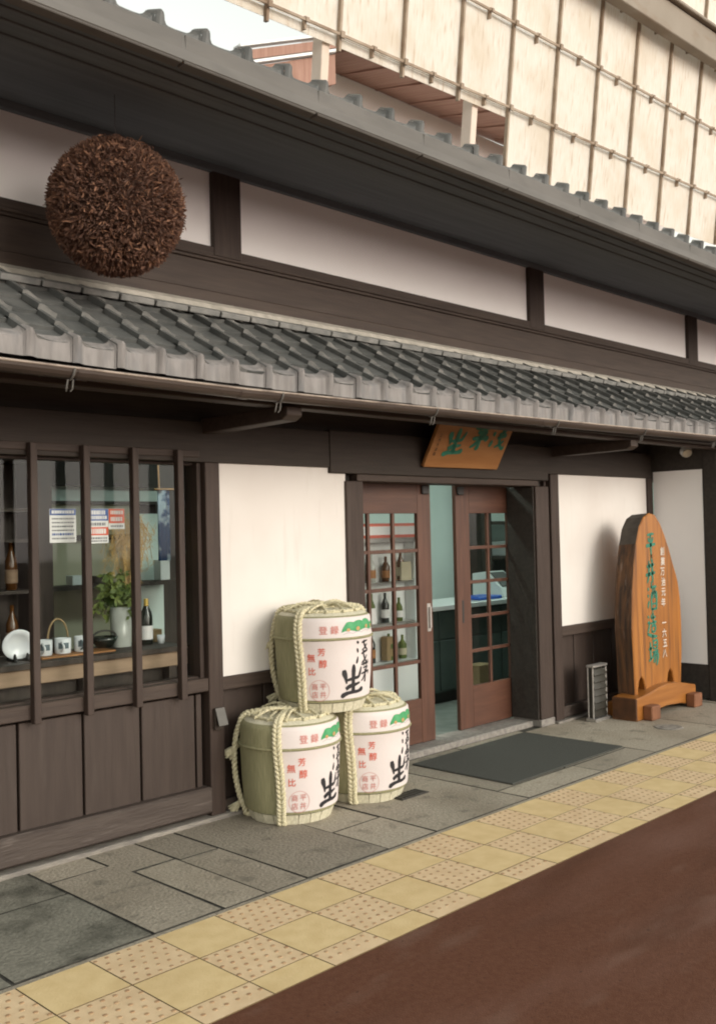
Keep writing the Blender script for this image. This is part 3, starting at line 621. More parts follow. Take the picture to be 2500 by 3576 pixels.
for ch, u, z in (('平', 4.6, .158), ('井', 4.6, .112), ('商', -5.2, .158), ('店', -5.2, .112)): wrapb(t1, ch, .040, .0005, u, z)
ring = [(rr*math.cos(2*math.pi*k/48), rr*math.sin(2*math.pi*k/48)) for k in range(48) for rr in (.0585, .0610)]
wrap(t1, ring, [(2*k, 2*k+1, (2*k+3) % 96, (2*k+2) % 96) for k in range(48)], 0, .135)
t1.build('seal', M['redpale'], label, True)
t1 = MB(); wrap(t1, *brush2d('sei', .165, .17, 1.5), 43, .182); wrap(t1, *brush2d('sen', .125, .145, 1.25), 58, .340); wrap(t1, *brush2d('bou', .10, .125, 1.2), 64, .222)
t1.build('black_lettering', M['ink'], label, True)
t1 = MB(); n = 60; tv = []
for k in range(n+1):
    s = k/n; u = 27+58*s
    top = .492+.026*math.sin(math.pi*min(1, s*1.2))**.5+.008*abs(math.sin(s*11))+.012*(s > .55)
    bot = .455+.014*abs(math.sin(s*7+.4))+.008*s
    if s < .12: top = bot+(top-bot)*math.sqrt(s/.12)
    tv += [cyl(u, bot, .0042), cyl(u, (bot+top)/2, .0046), cyl(u, top, .0042)]
t1.add(tv, [q for k in range(n) for q in ((3*k, 3*k+3, 3*k+4, 3*k+1), (3*k+1, 3*k+4, 3*k+5, 3*k+2))])
t1.build('green_crest', M['crest'], label, True)
t1 = MB()
for u, z, r in ((36, .474, .012), (50, .478, .015), (66, .486, .014), (79, .486, .012)):
    t1 = MB()
    v = [(r*math.cos(2*math.pi*k/14), r*.8*math.sin(2*math.pi*k/14)) for k in range(14)]; wrap(t1, v, [tuple(range(14))], u, z, .0056)
    t1.build('orange_crest', M['crest2'], label, True)
t1 = MB(); n = 50; wv = []
for k in range(n+1):
    s = k/n; z = .448+.008*abs(math.sin(s*13))+.012*s
    wv += [(( 29+56*s-57)*math.pi/180*.287, z-.45-.0018), ((29+56*s-57)*math.pi/180*.287, z-.45+.0018)]
wrap(t1, wv, [(2*k, 2*k+2, 2*k+3, 2*k+1) for k in range(n)], 57, .45, .0044)
t1.build('grey_wave', M['wave'], label, True)
bd = MB(); bd.tube([cyl(-170+360*k/72, .425, .0065) for k in range(72)], .0085, 6, closed=True); bd.build('waist_rope', M['straw'], barrel, True, True)
for u in (-22, -100, 126, 188):
    rp_ = MB(); N = 96; zs_ = []
    K = [(.03, .598, 0), (.10, .597, 0), (.19, .592, 0), (.25, .582, 0), (.276, .560, 0), (.292, .51, 0)]+[(br(z)+.012, z, 0) for z in (.46, .40, .34, .28, .22, .16, .10)]+[(.272, .06, 0), (.258, .012, 0), (.22, .006, 0)]
    pl = []
    for i in range(len(K)-1):
        for k in range(8): t = k/8; pl.append((K[i][0]*(1-t)+K[i+1][0]*t, K[i][1]*(1-t)+K[i+1][1]*t))
    pl.append(K[-1][:2]); a = math.radians(u)
    if u in (-100, 188): pl = [(r+(.026*max(0, math.sin(math.pi*(z-.06)/.46)) if z < .52 else 0), z) for r, z in pl]
    rope_strands(rp_, [(r*math.cos(a+.03*math.sin(z*9)), r*math.sin(a+.03*math.sin(z*9)), z) for r, z in pl], .0135, 17)
    rp_.build('rope', M['rope'], barrel, True, True)
cp = MB(); cp.lathe([(.262, .5545), (.245, .5665), (.19, .5785), (.10, .588), (0, .591)], n=48); cp.build('straw_top', M['straw_lt'], barrel, True, True)
tr = MB()   # rope net on the top
rope_strands(tr, [(.215*math.cos(2*math.pi*k/90), .215*math.sin(2*math.pi*k/90), .578) for k in range(91)], .0105, 30, two=False)
for k in range(14):
    a = 2*math.pi*k/14+.2; b = a+random.uniform(.4, 1.3)*(1 if k % 2 else -1)
    rope_strands(tr, [Vector((.24*math.cos(a), .24*math.sin(a), .575)).lerp(Vector((.05*math.cos(b), .05*math.sin(b), .602)), t/16)+Vector((0, 0, (.008+.012*(k % 3))*math.sin(math.pi*t/16))) for t in range(17)], .008, 5, two=False)
rope_strands(tr, [(.06*math.cos(4*math.pi*k/60)*(1-.3*k/60), .06*math.sin(4*math.pi*k/60), .596+.016*k/60) for k in range(61)], .013, 12, two=False)
tr.build('top_rope', M['rope'], barrel, True, True)
for u, z, dn in ((-104, .40, -.7), (-106, .085, -.75)):
    ts2 = MB()
    a = math.radians(u); base = Vector(((br(z)+.012)*math.cos(a), (br(z)+.012)*math.sin(a), z)); out = Vector((math.cos(a), math.sin(a), 0)); tn = Vector((-math.sin(a), math.cos(a), 0))
    for k in range(60):
        d = (out*random.uniform(.4, 1.0)+tn*random.uniform(-.55, .55)+Vector((0, 0, dn*random.uniform(.5, 1.3)))).normalized()
        L = random.uniform(.065, .105)
        if base.z+d.z*L < .004: L = max(.01, (base.z-.004)/-d.z)
        ts2.tube([base, base+d*L], [.005, .0038], 4)
    ts2.tube([base-out*.01+Vector((0, 0, .01)), base+out*.012-Vector((0, 0, .006))], .017, 7)
    ts2.build('tassel', M['rope'], barrel, True)
c2 = copy_tree(barrel); c2.location = (4.397, -.30, 0); c2.rotation_euler.z = math.radians(-129); c2['label'] = 'straw wrapped sake barrel with white label, lower right of the stack nearest the doorway'
c3 = copy_tree(barrel); c3.location = (4.08, -.295, .582); c3.rotation_euler.z = math.radians(-139); c3['label'] = 'straw wrapped sake barrel with white label, on top of the other two'

# ------------------------------------------------------------------ cedar ball
M['cord'] = mat('dark_cord', (.09, .09, .09), .9)
ball = thing('cedar_ball', 'round brown ball of dried cedar sprigs hanging from the upper eave', 'cedar ball', (2.525, -.6, 3.15))
BC = Vector((2.525, -.6, 3.157)); BRd = .312
cb = MB(); pr = [(BRd*.86*math.sin(math.pi*k/24), -BRd*.86*math.cos(math.pi*k/24)) for k in range(25)]; cb.lathe(pr, BC, 40); cb.build('core', M['cedar_in'], ball)
sp = MB()
for i in range(15000):
    z = 1-2*(i+.5)/15000; th = i*2.399963; r = math.sqrt(1-z*z); d = Vector((r*math.cos(th), r*math.sin(th), z))
    d = (d+Vector((random.gauss(0, .03), random.gauss(0, .03), random.gauss(0, .03)))).normalized()
    tip = BC+d*BRd*random.uniform(.93, 1.05); ax = (d+Vector((random.gauss(0, .45), random.gauss(0, .45), random.gauss(0, .45)-.12))).normalized()
    L = random.uniform(.025, .048); root = tip-ax*L; m = random.choices((0, 1, 2), (5, 2.2, 4))[0]
    u = ax.orthogonal().normalized(); w = ax.cross(u); a = random.random()*3.14; u, w = u*math.cos(a)+w*math.sin(a), w*math.cos(a)-u*math.sin(a)
    for q in (u, w):
        h = random.uniform(.0025, .005); mid = root+ax*L*.6
        sp.add([root, mid-q*h, tip, mid+q*h], [(0, 1, 2, 3)], m)
sp.build('sprigs', [M['cedar_a'], M['cedar_b'], M['cedar_c']], ball)
cd = MB(); cd.tube([BC+Vector((0, 0, BRd*.9)), BC+Vector((0, 0, .54))], .0015, 6); cd.build('cord', M['cord'], ball)

# ------------------------------------------------------------------ standing sign
sg = thing('standing_sign', 'tall orange wooden slab sign with green and white brush writing on a low stand', 'sign', (7.95, -.4, 0))
YF = -.42; YB = -.235
OL = [(7.545, .12), (7.535, .45), (7.52, .75), (7.545, 1.05), (7.585, 1.28), (7.63, 1.46), (7.69, 1.60), (7.77, 1.685), (7.87, 1.72), (7.97, 1.705), (8.06, 1.63), (8.14, 1.52), (8.20, 1.42), (8.27, 1.28), (8.335, 1.16), (8.36, 1.10), (8.395, .95), (8.405, .75), (8.40, .5), (8.375, .30), (8.36, .12)]
def arch(cx, z, w, h): return [(cx-w, z), (cx-w, z+h*.5), (cx-w*.6, z+h*.85), (cx, z+h), (cx+w*.6, z+h*.85), (cx+w, z+h*.5), (cx+w, z)]
slab = MB(); pts = OL+[(8.25, .12)]+list(reversed(arch(8.17, .12, .062, .225)))+[(7.75, .12)]+list(reversed(arch(7.655, .12, .062, .215)))
n = len(pts); fr = [(x, YF, z) for x, z in pts]
bk = [(7.95+(x-7.95)*.96+.015, YB, .12+(z-.12)*.992) for x, z in pts]
slab.add(fr+bk, [list(reversed(range(n))), [n+i for i in range(n)]], 0)
for i in range(n):
    j = (i+1) % n; inside = i >= len(OL)
    slab.f.append([i, j, n+j, n+i]); slab.m.append(0 if inside else (2 if pts[i][1] > 1.35 and i < 10 else 1))
slab.build('slab', [M['orange'], M['bark'], M['bark_dk']], sg, bevel=.008)
bm_ = MB(); prof = [(7.415, 0.0), (7.415, .185), (7.50, .19), (7.64, .205), (7.80, .232), (7.95, .245), (8.10, .240), (8.27, .215), (8.40, .19), (8.485, .175), (8.485, .02), (8.40, .01), (8.20, .045), (7.95, .06), (7.70, .045), (7.55, .0)]
bm_.prism(prof, lambda p, s: (p[0], -.50+.23*s, p[1])); 
for k in range(len(prof)):
    a, b = prof[k], prof[(k+1) % len(prof)]
    if abs(a[0]-b[0]) < 1e-6: bm_.m[2+k] = 1
bm_.build('stand_beam', [M['orange_h'], M['endgrain']], sg, bevel=.008)
for fx in (7.515, 8.285):
    box(fx, fx+.145, -.585, -.5005, .0, .118).build('foot', M['footend'], sg, bevel=.008); box(fx, fx+.145, -.2695, -.16, .0, .118).build('foot', M['orange_h'], sg, bevel=.008)
def flat(mb, v, f, cx, cz, sx=1, sz=1, y=YF-.003): mb.add([(cx+a*sx, y, cz+b*sz) for a, b in v], f)
gt = MB()
for k, ch in enumerate(('hei', 'i', 'shu', 'zou', 'jou')): flat(gt, *brush2d(ch, .165, .20, 1.45), 7.865+.008*(-1)**k, 1.45-.232*k)
for k in range(4): flat(gt, [(-.008, -.03), (.008, -.03), (.012, .03), (-.004, .03)], [(0, 1, 2, 3)], 7.868+.006*(-1)**k, 1.334-.232*k)
gt.build('green_lettering', M['green'], sg)
for k, ch in enumerate('創業万治元年 一六五八'):
    wt = MB()
    if ch != ' ': [flat(wt, v, f, 8.075+.006*math.sin(k*2.3), 1.385-.0895*k, y=YF-.003-.0003*q) for q, (v, f) in enumerate(bold(ch, .080, .0018))]; wt.build('white_character', M['white_ink'], sg)


# ------------------------------------------------------------------ board over the door
hb = thing('hanging_signboard', 'slanted orange wooden signboard with three green characters hung above the door', 'signboard', (5.75, -.12, 2.06))
P0 = Vector((5.318, -.058, 2.062)); ex = Vector((1, 0, .006)); ez = Vector((0, -.48, .877)); en = Vector((0, -.877, -.48))
def hp(x, z, d): return P0+ex*x+ez*z+en*d
h = MB(); h.hexa([hp(0, 0, -.03), hp(.865, 0, -.03), hp(.865, 0, 0), hp(0, 0, 0), hp(0, .40, -.03), hp(.865, .40, -.03), hp(.865, .40, 0), hp(0, .40, 0)]); h.build('board', M['board'], hb, bevel=.004)
t1 = MB()
for ch, cx, cz, w_ in (('sei', .245, .205, .21), ('bou', .50, .255, .21), ('sen', .72, .275, .19)):
    v, f = brush2d(ch, w_, .20, 1.85); t1.add([hp(cx+a, cz+b, .004) for a, b in v], f)
t1.build('green_lettering', M['green'], hb)
t1 = MB()
for k in range(5): v, f = text2d('江州大津醸'[k], .030); t1.add([hp(.055+a, .25-.036*k+b, .004) for a, b in v], f)
t1.build('small_lettering', M['ink'], hb)
h = MB(); h.tube([hp(.12, .38, -.031), (5.44, -.03, 2.46)], .005, 5); h.tube([hp(.74, .38, -.031), (6.06, -.03, 2.46)], .005, 5); h.build('hanger', M['blackmetal'], hb)

# ------------------------------------------------------------------ small things outside
M['slat'] = mat('dark_slat', (.030, .028, .022), .35, spec=.6)
st = thing('slatted_stand', 'small steel stand with dark slats beside the standing sign', 'stand', (7.30, -.20, 0))
f_ = MB(); X0, X1, Y0, Y1 = 7.20, 7.41, -.225, -.18
for x in (X0, X1):
    for y in (Y0, Y1): f_.box(x-.006, x+.006, y-.006, y+.006, .028, .445)
f_.box(X0-.012, X1+.012, Y0-.03, Y1+.02, 0, .028)
for a in ((X0-.01, X1+.01, Y0-.012, Y0+.012), (X0-.01, X1+.01, Y1-.012, Y1+.012)): f_.box(*a, .4455, .465)
for a in ((X0-.0105, X0+.0115, Y0+.0125, Y1-.0125), (X1-.0115, X1+.0105, Y0+.0125, Y1-.0125)): f_.box(*a, .4457, .4648)
f_.build('frame', M['steel'], st, bevel=.003)
for k in range(7):
    z = .035+.057*k
    s_ = MB(); s_.hexa([(X0+.0065, Y0-.010, z), (X1-.0065, Y0-.010, z), (X1-.0065, Y0+.006, z+.046), (X0+.0065, Y0+.006, z+.046), (X0+.0065, Y0-.012, z+.004), (X1-.0065, Y0-.012, z+.004), (X1-.0065, Y0+.004, z+.0505), (X0+.0065, Y0+.004, z+.0505)]); s_.build('slat', M['slat'], st)
b = box(X0+.0065, X1-.0065, Y1-.007, Y1-.002, .03, .444); b.build('back_plate', M['slat'], st)
for xx in (X0-.002, X1-.002): box(xx, xx+.004, Y0+.0065, Y1-.0075, .03, .444).build('side_plate', M['slat'], st)

dm = MB(); dm.hexa([(5.128, -.893, .0015), (6.512, -.883, .0015), (6.482, -.03, .0015), (5.13, -.045, .0015), (5.133, -.888, .011), (6.507, -.878, .011), (6.477, -.035, .011), (5.135, -.05, .011)])
tag(dm.build('doormat', M['mat'], bevel=.003), 'large dark grey rubber doormat in front of the sliding doors', 'doormat')
gr = MB(); gr.box(4.415, 4.66, -.60, -.49, .0035, .008)
for k in range(8): gr.box(4.425+.029*k, 4.44+.029*k, -.593, -.497, .0082, .012)
tag(gr.build('drain_grate', M['iron']), 'small dark iron drain grate in the paving behind the lower right barrel', 'drain grate')
uc = MB(); uc.lathe([(.0, .006), (.06, .0065), (.062, .0045), (.085, .0055), (.105, .0055), (.112, .001)], (7.37, -.80, 0), 28)
tag(uc.build('valve_cover', M['step']), 'round worn valve cover set in the paving near the standing sign', 'valve cover')
ch_ = thing('card_holder', 'small grey flip plate box fixed low on the post beside the barrels', 'card holder', (3.49, -.05, .52))
b = box(3.455, 3.51, -.052, -.0325, .505, .63); b.build('back_box', M['int_dark'], ch_, bevel=.003)
b = MB(); b.hexa([(3.452, -.095, .535), (3.517, -.095, .535), (3.517, -.089, .533), (3.452, -.089, .533), (3.452, -.06, .632), (3.517, -.06, .632), (3.517, -.054, .630), (3.452, -.054, .630)]); b.build('flap', M['gut_up'], ch_, bevel=.002)
sl = thing('flood_lamp', 'round white lamp head under the eave near the right end wall', 'lamp', (8.66, -.4, 2.27))
b = MB(); b.lathe([(.0, .0), (.03, .002), (.052, .02), (.055, .05), (.03, .085), (.018, .10), (.0, .102)], (0, 0, 0), 20)
q = Vector((-.55, -.6, -.58)).to_track_quat('-Z', 'Y').to_matrix(); b.v = [tuple(q @ Vector(p)+Vector((8.655, -.40, 2.268))) for p in b.v]; b.build('lamp_head', M['white'], sl, smooth=True)
b = MB(); b.lathe([(.0, -.004), (.042, -.003), (.046, .004)], (0, 0, 0), 18); b.v = [tuple(q @ Vector(p)+Vector((8.655, -.40, 2.268))) for p in b.v]; b.build('lens', M['steel'], sl)
b = MB(); b.tube([tuple(q @ Vector((0, 0, .095))+Vector((8.655, -.40, 2.268))), (8.692, -.34, 2.335), (8.699, -.33, 2.335)], .01, 6); b.build('bracket', M['blackmetal'], sl)

# ------------------------------------------------------------------ things behind the window
def lathe_thing(name, prof, c, m, label, cat, n=28, group=None, z=0):
    b = MB(); b.lathe(prof, c, n); return tag(b.build(name, M[m], smooth=True), label, cat, group)
pl = thing('display_plate', 'round white plate upright on a black stand behind the window bars', 'plate', (2.45, .3, .985))
b = MB(); b.lathe([(0, .0), (.045, .0), (.05, -.006), (.078, -.014), (.082, -.012), (.078, -.006), (.05, .004), (0, .006)], (0, 0, 0), 36)
q = Matrix.Rotation(math.radians(-78), 3, 'X'); b.v = [tuple(Matrix.Rotation(math.radians(-12), 3, 'Z') @ (q @ Vector(p))+Vector((2.452, .30, 1.072))) for p in b.v]; b.build('plate', M['porc'], pl, smooth=True)
b = MB()
for s in (-1, 1): b.tube([(2.452+s*.035, .245, .988), (2.452+s*.035, .262, 1.02), (2.452+s*.035, .275, .992), (2.452+s*.035, .34, .99), (2.452+s*.03, .325, 1.07)], .007, 6)
b.tube([(2.417, .3, .99), (2.487, .3, .99)], .006, 6); b.build('stand', M['blackmetal'], pl)
for k, (mx, nm) in enumerate(((2.605, 'leftmost white mug of three on the tray behind the window'), (2.715, 'middle white mug of three on the tray, handle turned to the street'), (2.832, 'rightmost white mug of three on the tray next to the dark bowl'))):
    t = thing('mug', nm, 'mug', (mx, .31, .9965), 0, 'white mugs on the tray')
    b = MB(); b.lathe([(.0, 0), (.040, 0), (.043, .004), (.044, .082), (.041, .082), (.040, .008), (0, .008)], (0, 0, 0), 24); b.build('cup', M['porc'], t, True, True)
    b = MB(); b.tube([(-.028+.0*j, -.036-.028*math.sin(math.pi*j/8), .064-.05*j/8) for j in range(9)], .0058, 6); b.build('handle', M['porcblue'] if k == 2 else M['porc'], t, True, True)
    b = MB(); b.lathe([(.0443, .028), (.0446, .060)], (0, 0, 0), 12, a0=-2.6, a1=-1.3); b.build('glaze_band', M['porcblue'], t, True)
b = box(2.545, 2.985, .215, .385, .9855, .9955); tag(b.build('serving_tray', M['board'], bevel=.002), 'thin orange wooden tray under the three white mugs', 'tray')
kt = thing('iron_kettle', 'small dark kettle with an arched handle behind the mugs', 'kettle', (2.78, .48, .985))
b = MB(); b.lathe([(0, .0), (.045, .0), (.062, .03), (.055, .065), (.03, .08), (0, .083)], (2.78, .48, .9855), 24); b.build('body', M['iron'], kt, smooth=True)
b = MB(); b.tube([(2.78+.062*math.cos(math.pi*k/12), .48, 1.05+.12*math.sin(math.pi*k/12)) for k in range(13)], .005, 6); b.build('handle', M['cardboard'], kt)
bw = thing('dark_bowl', 'dark handled bowl on the shelf between the mugs and the vase', 'bowl', (3.0, .36, .985))
b = MB(); b.lathe([(0, 0), (.04, 0), (.065, .03), (.078, .06), (.072, .06), (.05, .02), (0, .01)], (3.0, .36, .9965), 24); b.build('bowl', M['bottle'], bw, smooth=True)
b = MB(); b.tube([(3.0+.074*math.cos(math.pi*k/12), .36, 1.056+.035*math.sin(math.pi*k/12)) for k in range(13)], .006, 6); b.build('handle', M['iron'], bw)
va = thing('vase', 'grey glass vase standing on the shelf behind the second window bar from the right', 'vase', (3.135, .40, .985))
b = MB(); b.lathe([(0, 0), (.056, 0), (.058, .004), (.062, .23), (.058, .23), (.055, .01), (0, .01)], (3.135, .40, .9855), 28); b.build('vessel', M['vase'], va, smooth=True)
fa = thing('flower_arrangement', 'leafy green branches and golden dry grass standing in the vase', 'plant', (3.135, .40, 1.2))
lf = MB(); gs = MB()
for k in range(15):
    a = random.uniform(math.pi*.6, math.pi*1.7); rr = random.uniform(.05, .20); top = Vector((3.135+rr*math.cos(a), .40+rr*.5*math.sin(a), 1.2+random.uniform(-.08, .22)))
    root = Vector((3.135, .40, 1.0)); midp = Vector((3.135+.03*math.cos(a), .40+.03*math.sin(a), 1.25)); P = [root.lerp(midp, t/4) for t in range(4)]+[midp.lerp(top, t/6)+Vector((0, 0, .06*math.sin(math.pi*t/6))) for t in range(7)]
    lf.tube(P, .003, 4)
    for p in P[4:]:
        for _ in range(5):
            d = Vector((random.gauss(0, 1), random.gauss(0, .6), random.gauss(-.3, .6))).normalized(); sd_ = d.cross(Vector((0, -1, .3))).normalized(); L = random.uniform(.03, .065)
            lf.add([p, p+d*L*.5+sd_*.011, p+d*L, p+d*L*.5-sd_*.011], [(0, 1, 2, 3)])
for k in range(70):
    base = Vector((3.14, .40, 1.1)); a = random.uniform(-1.0, 1.0); top = Vector((3.215+.10*a+random.gauss(0, .02), .40+random.gauss(0, .05), random.uniform(1.62, 1.79)-.10*abs(a)))
    P = [base.lerp(top, t/5)+Vector((.03*math.sin(t/5*3), 0, 0)) for t in range(6)]+[top+Vector((.035*(1 if a > 0 else -1), 0, -.04)), top+Vector((.05*(1 if a > 0 else -1), 0, -.10*random.random()-.04))]
    gs.tube(P, .0017, 3)
    for p in P[3:]:
        for _ in range(4):
            d = Vector((random.gauss(0, .7), random.gauss(0, .4), random.gauss(-.4, .6))).normalized(); gs.add([p, p+d*.02+Vector((.004, 0, 0)), p+d*.045], [(0, 1, 2)])
lf.build('foliage', M['leaf'], fa); gs.build('dry_grass', M['drygrass'], fa)
bo = thing('sake_bottle', 'dark sake bottle with pale label beside the vase', 'bottle', (3.288, .37, .985))
b = MB(); b.lathe([(0, 0), (.034, 0), (.036, .005), (.036, .16), (.03, .19), (.014, .225), (.013, .262), (0, .262)], (3.288, .37, .9855), 24); b.build('glass_body', M['bottle'], bo, smooth=True)
b = MB(); b.lathe([(.0366, .03), (.0366, .11)], (3.288, .37, .9855), 24); b.build('label', M['whitep'], bo); b = MB(); b.lathe([(.0145, .225), (.014, .267), (0, .268)], (3.288, .37, .9855), 16); b.build('cap', M['gold'], bo)
tag(box(3.37, 3.43, .42, .50, .9855, 1.06).build('wooden_box', M['cardboard'], bevel=.002), 'small square wooden box at the right end of the window shelf', 'box')
lathe_thing('glass_cup', [(0, 0), (.018, 0), (.024, .05), (.022, .05), (.016, .004), (0, .004)], (3.36, .33, .9857), 'porc', 'tiny pale cup right of the sake bottle', 'cup', 16)
def poster(x0, x1, z0, z1, header, bands, label):
    t = thing('poster', label, 'poster', ((x0+x1)/2, .082, z0), 0, 'notices on the window glass')
    box(x0, x1, .080, .0815, z0, z1).build('sheet', M['whitep'], t)
    for (a, b_, mm) in header: box(x0+.001, x1-.001, .0788, .0797, a, b_).build('colour_band', M[mm], t)
    pr_ = MB()
    for (zc, hh, mm) in bands:
        x = x0+.012
        while x < x1-.015:
            w = random.uniform(.005, .013); pr_.box(x, min(x+w, x1-.01), .0780, .0786, zc-hh, zc+hh, mm); x += w+random.uniform(.002, .005)
    pr_.build('print', [M['greyp'], M['whitep'], M['bluep']], t)
poster(2.526, 2.676, 1.596, 1.772, [(1.738, 1.771, 'bluep')], [(1.755, .008, 1), (1.720, .004, 0), (1.700, .004, 0), (1.680, .0045, 0), (1.660, .004, 0), (1.640, .006, 2), (1.618, .004, 0)], 'white notice with a single blue header on the window, leftmost of the notices')
poster(2.745, 2.868, 1.588, 1.772, [(1.708, 1.771, 'bluep'), (1.630, 1.674, 'redp')], [(1.752, .011, 1), (1.725, .009, 1), (1.690, .008, 0), (1.652, .013, 1), (1.615, .005, 0), (1.60, .004, 0)], 'notice with blue header and red band between the other two window notices')
poster(2.870, 2.968, 1.662, 1.772, [(1.694, 1.771, 'redp')], [(1.752, .010, 1), (1.716, .011, 1), (1.678, .005, 0)], 'short notice with red header on the window, rightmost of the notices')
nr = MB(); n = 12
for k in range(n+1):
    t = k/n; xx = 3.865+.10*t; yy = 1.08+.012*math.sin(t*9)
    nr.add([(xx, yy, 1.45), (xx, yy, 1.93), (xx, yy+.003, 1.45), (xx, yy+.003, 1.93)], [])
nr.f = [[4*k, 4*k+4, 4*k+5, 4*k+1] for k in range(n)]+[[4*k+2, 4*k+3, 4*k+7, 4*k+6] for k in range(n)]; nr.m = [0]*(2*n)
nt = thing('cloth_banner', 'blue and white tie-dyed cloth strip hanging inside the window', 'banner', (3.92, 1.08, 1.93))
nr.build('cloth', M['noren'], nt); b = MB(); b.tube([(3.84, 1.08, 1.935), (4.10, 1.085, 1.94)], .008, 6); b.tube([(3.88, 1.08, 1.94), (3.88, 1.10, 2.402)], .006, 6); b.build('rod', M['board'], nt)
# bottle rack in the dim left part of the window
rk = thing('bottle_rack', 'dark wooden rack of bottles deep inside the left of the window', 'rack', (2.6, .95, .03))
b = MB(); b.box(2.1, 2.86, 1.10, 1.13, .03, 2.3)
for z in (.55, .95, 1.32, 1.62, 1.80, 2.1): b.box(2.1, 2.86, .86, 1.0995, z-.02, z)
b.box(2.07, 2.0995, .86, 1.13, .03, 2.3); b.box(2.8605, 2.89, .86, 1.13, .03, 2.3); b.build('frame', M['int_dark'], rk)
for k in range(12):
    x = 2.16+.118*(k % 6); z = 1.32 if k < 6 else .95
    c_ = MB(); c_.lathe([(0, 0), (.034, 0), (.036, .17), (.013, .23), (.012, .28), (0, .28)], (x, .96, z+.001), 14)
    c_.lathe([(.0368, .04), (.037, .12)], (x, .96, z+.001), 14, 1)
    tag(c_.build('rack_bottle', [M['amber' if k % 3 else 'bottle'], M['lightwood'] if k % 2 else M['cream']], smooth=True), 'dim bottle standing on the dark rack inside the left of the window', 'bottle', 'bottles on the rack')
# shelf things at the back
for k, (x, w, h_, mm) in enumerate(((3.75, .10, .07, 'white'), (3.95, .14, .06, 'int_dark'), (4.52, .09, .16, 'white'))):
    tag(box(x, x+w, 2.02, 2.12, 1.2685, 1.2685+h_).build('storage_box', M[mm], bevel=.003), ('low white box on the back shelf behind the notices', 'low dark box on the back shelf left of the vase', 'tall white box on the back shelf right of the vase')[k], 'box')

# ------------------------------------------------------------------ things behind the doors
ct = thing('shop_counter', 'long counter with white top and dark teal panels seen through the doors', 'counter', (8.0, 1.5, .03))
b = MB(); b.box(6.0, 10.3, 1.22, 1.75, .13, .88); 
for k in range(9): b.box(6.02+.475*k, 6.47+.475*k, 1.205, 1.2195, .15, .60); b.box(6.02+.475*k, 6.47+.475*k, 1.206, 1.2195, .62, .86)
b.build('front_panel', M['teal_pan'], ct, bevel=.003); box(6.02, 10.28, 1.26, 1.7, .03, .1295).build('toe_kick', M['blackmetal'], ct); box(5.97, 10.32, 1.16, 1.78, .8805, .925).build('counter_top', M['white'], ct, bevel=.004)
tag(box(7.62, 8.0, 1.25, 1.5, .926, .96).build('document_tray', M['blue'], bevel=.008), 'flat blue tray on the counter behind the right door', 'tray')
rg = thing('cash_register', 'white boxy register on the counter behind the right door', 'register', (8.25, 1.5, .925))
b = MB(); b.prism([(1.3, .926), (1.7, .926), (1.7, 1.16), (1.52, 1.18), (1.34, 1.02)], lambda p, s: (8.10+.30*s, p[0], p[1])); b.build('body', M['white'], rg, bevel=.006); b = MB(); b.hexa([(8.13, 1.345, 1.03), (8.37, 1.345, 1.03), (8.37, 1.5, 1.168), (8.13, 1.5, 1.168), (8.13, 1.342, 1.034), (8.37, 1.342, 1.034), (8.37, 1.497, 1.172), (8.13, 1.497, 1.172)]); b.build('keypad', M['blackmetal'], rg)
sh = thing('wall_shelf', 'dark shelf unit holding white equipment against the wall behind the right door', 'shelf', (9.0, 2.45, .9))
b = MB(); b.box(9.2, 10.39, 2.25, 2.598, 1.66, 1.70); b.box(9.2, 10.39, 2.25, 2.598, 1.26, 1.29); b.box(9.0, 9.19, 2.25, 2.598, .05, 2.6); b.box(9.2, 10.39, 2.57, 2.598, .9, 1.2595); b.build('shelf_frame', M['int_dark'], sh)
pn = thing('printer', 'white printer on the dark wall shelf behind the right door', 'printer', (8.9, 2.4, 1.29))
box(9.5, 10.1, 2.26, 2.56, 1.2905, 1.46).build('body', M['white'], pn, bevel=.01); box(9.55, 10.05, 2.2585, 2.2596, 1.33, 1.37).build('paper_slot', M['blackmetal'], pn)
tag(box(7.27, 7.47, 1.0, 1.15, .03, .36).build('carton', M['cardboard'], bevel=.004), 'brown cardboard carton on the floor behind the right door', 'carton')
fr_ = thing('display_fridge', 'white display fridge with glass front behind the left door', 'fridge', (6.35, 1.2, .03))
b = MB(); b.box(5.62, 6.45, 1.0, 1.15, .03, .52); b.box(5.62, 6.45, 1.12, 1.15, .52, 1.52); b.box(5.62, 5.66, 1.0, 1.1195, .52, 1.52); b.box(6.41, 6.45, 1.0, 1.1195, .52, 1.52); b.build('cabinet', M['white'], fr_, bevel=.004)
b = MB(); b.box(5.62, 6.45, .985, 1.15, 1.521, 1.56); b.box(5.62, 6.45, .985, .9995, .49, .521); b.build('trim', M['steel'], fr_)
box(5.62, 6.45, .975, 1.15, 1.56, 1.68).build('reflection_band', M['redp'], fr_); box(5.62, 6.45, .9705, .9745, 1.585, 1.655).build('reflection_strip', M['whitep'], fr_)  # red and white bands stand in for a reflection in the door glass
b = MB(); b.box(5.661, 6.409, 1.01, 1.119, .84, .85); b.box(5.661, 6.409, 1.01, 1.119, 1.18, 1.19); b.build('shelf', M['steel'], fr_)
rr = random.Random(3)
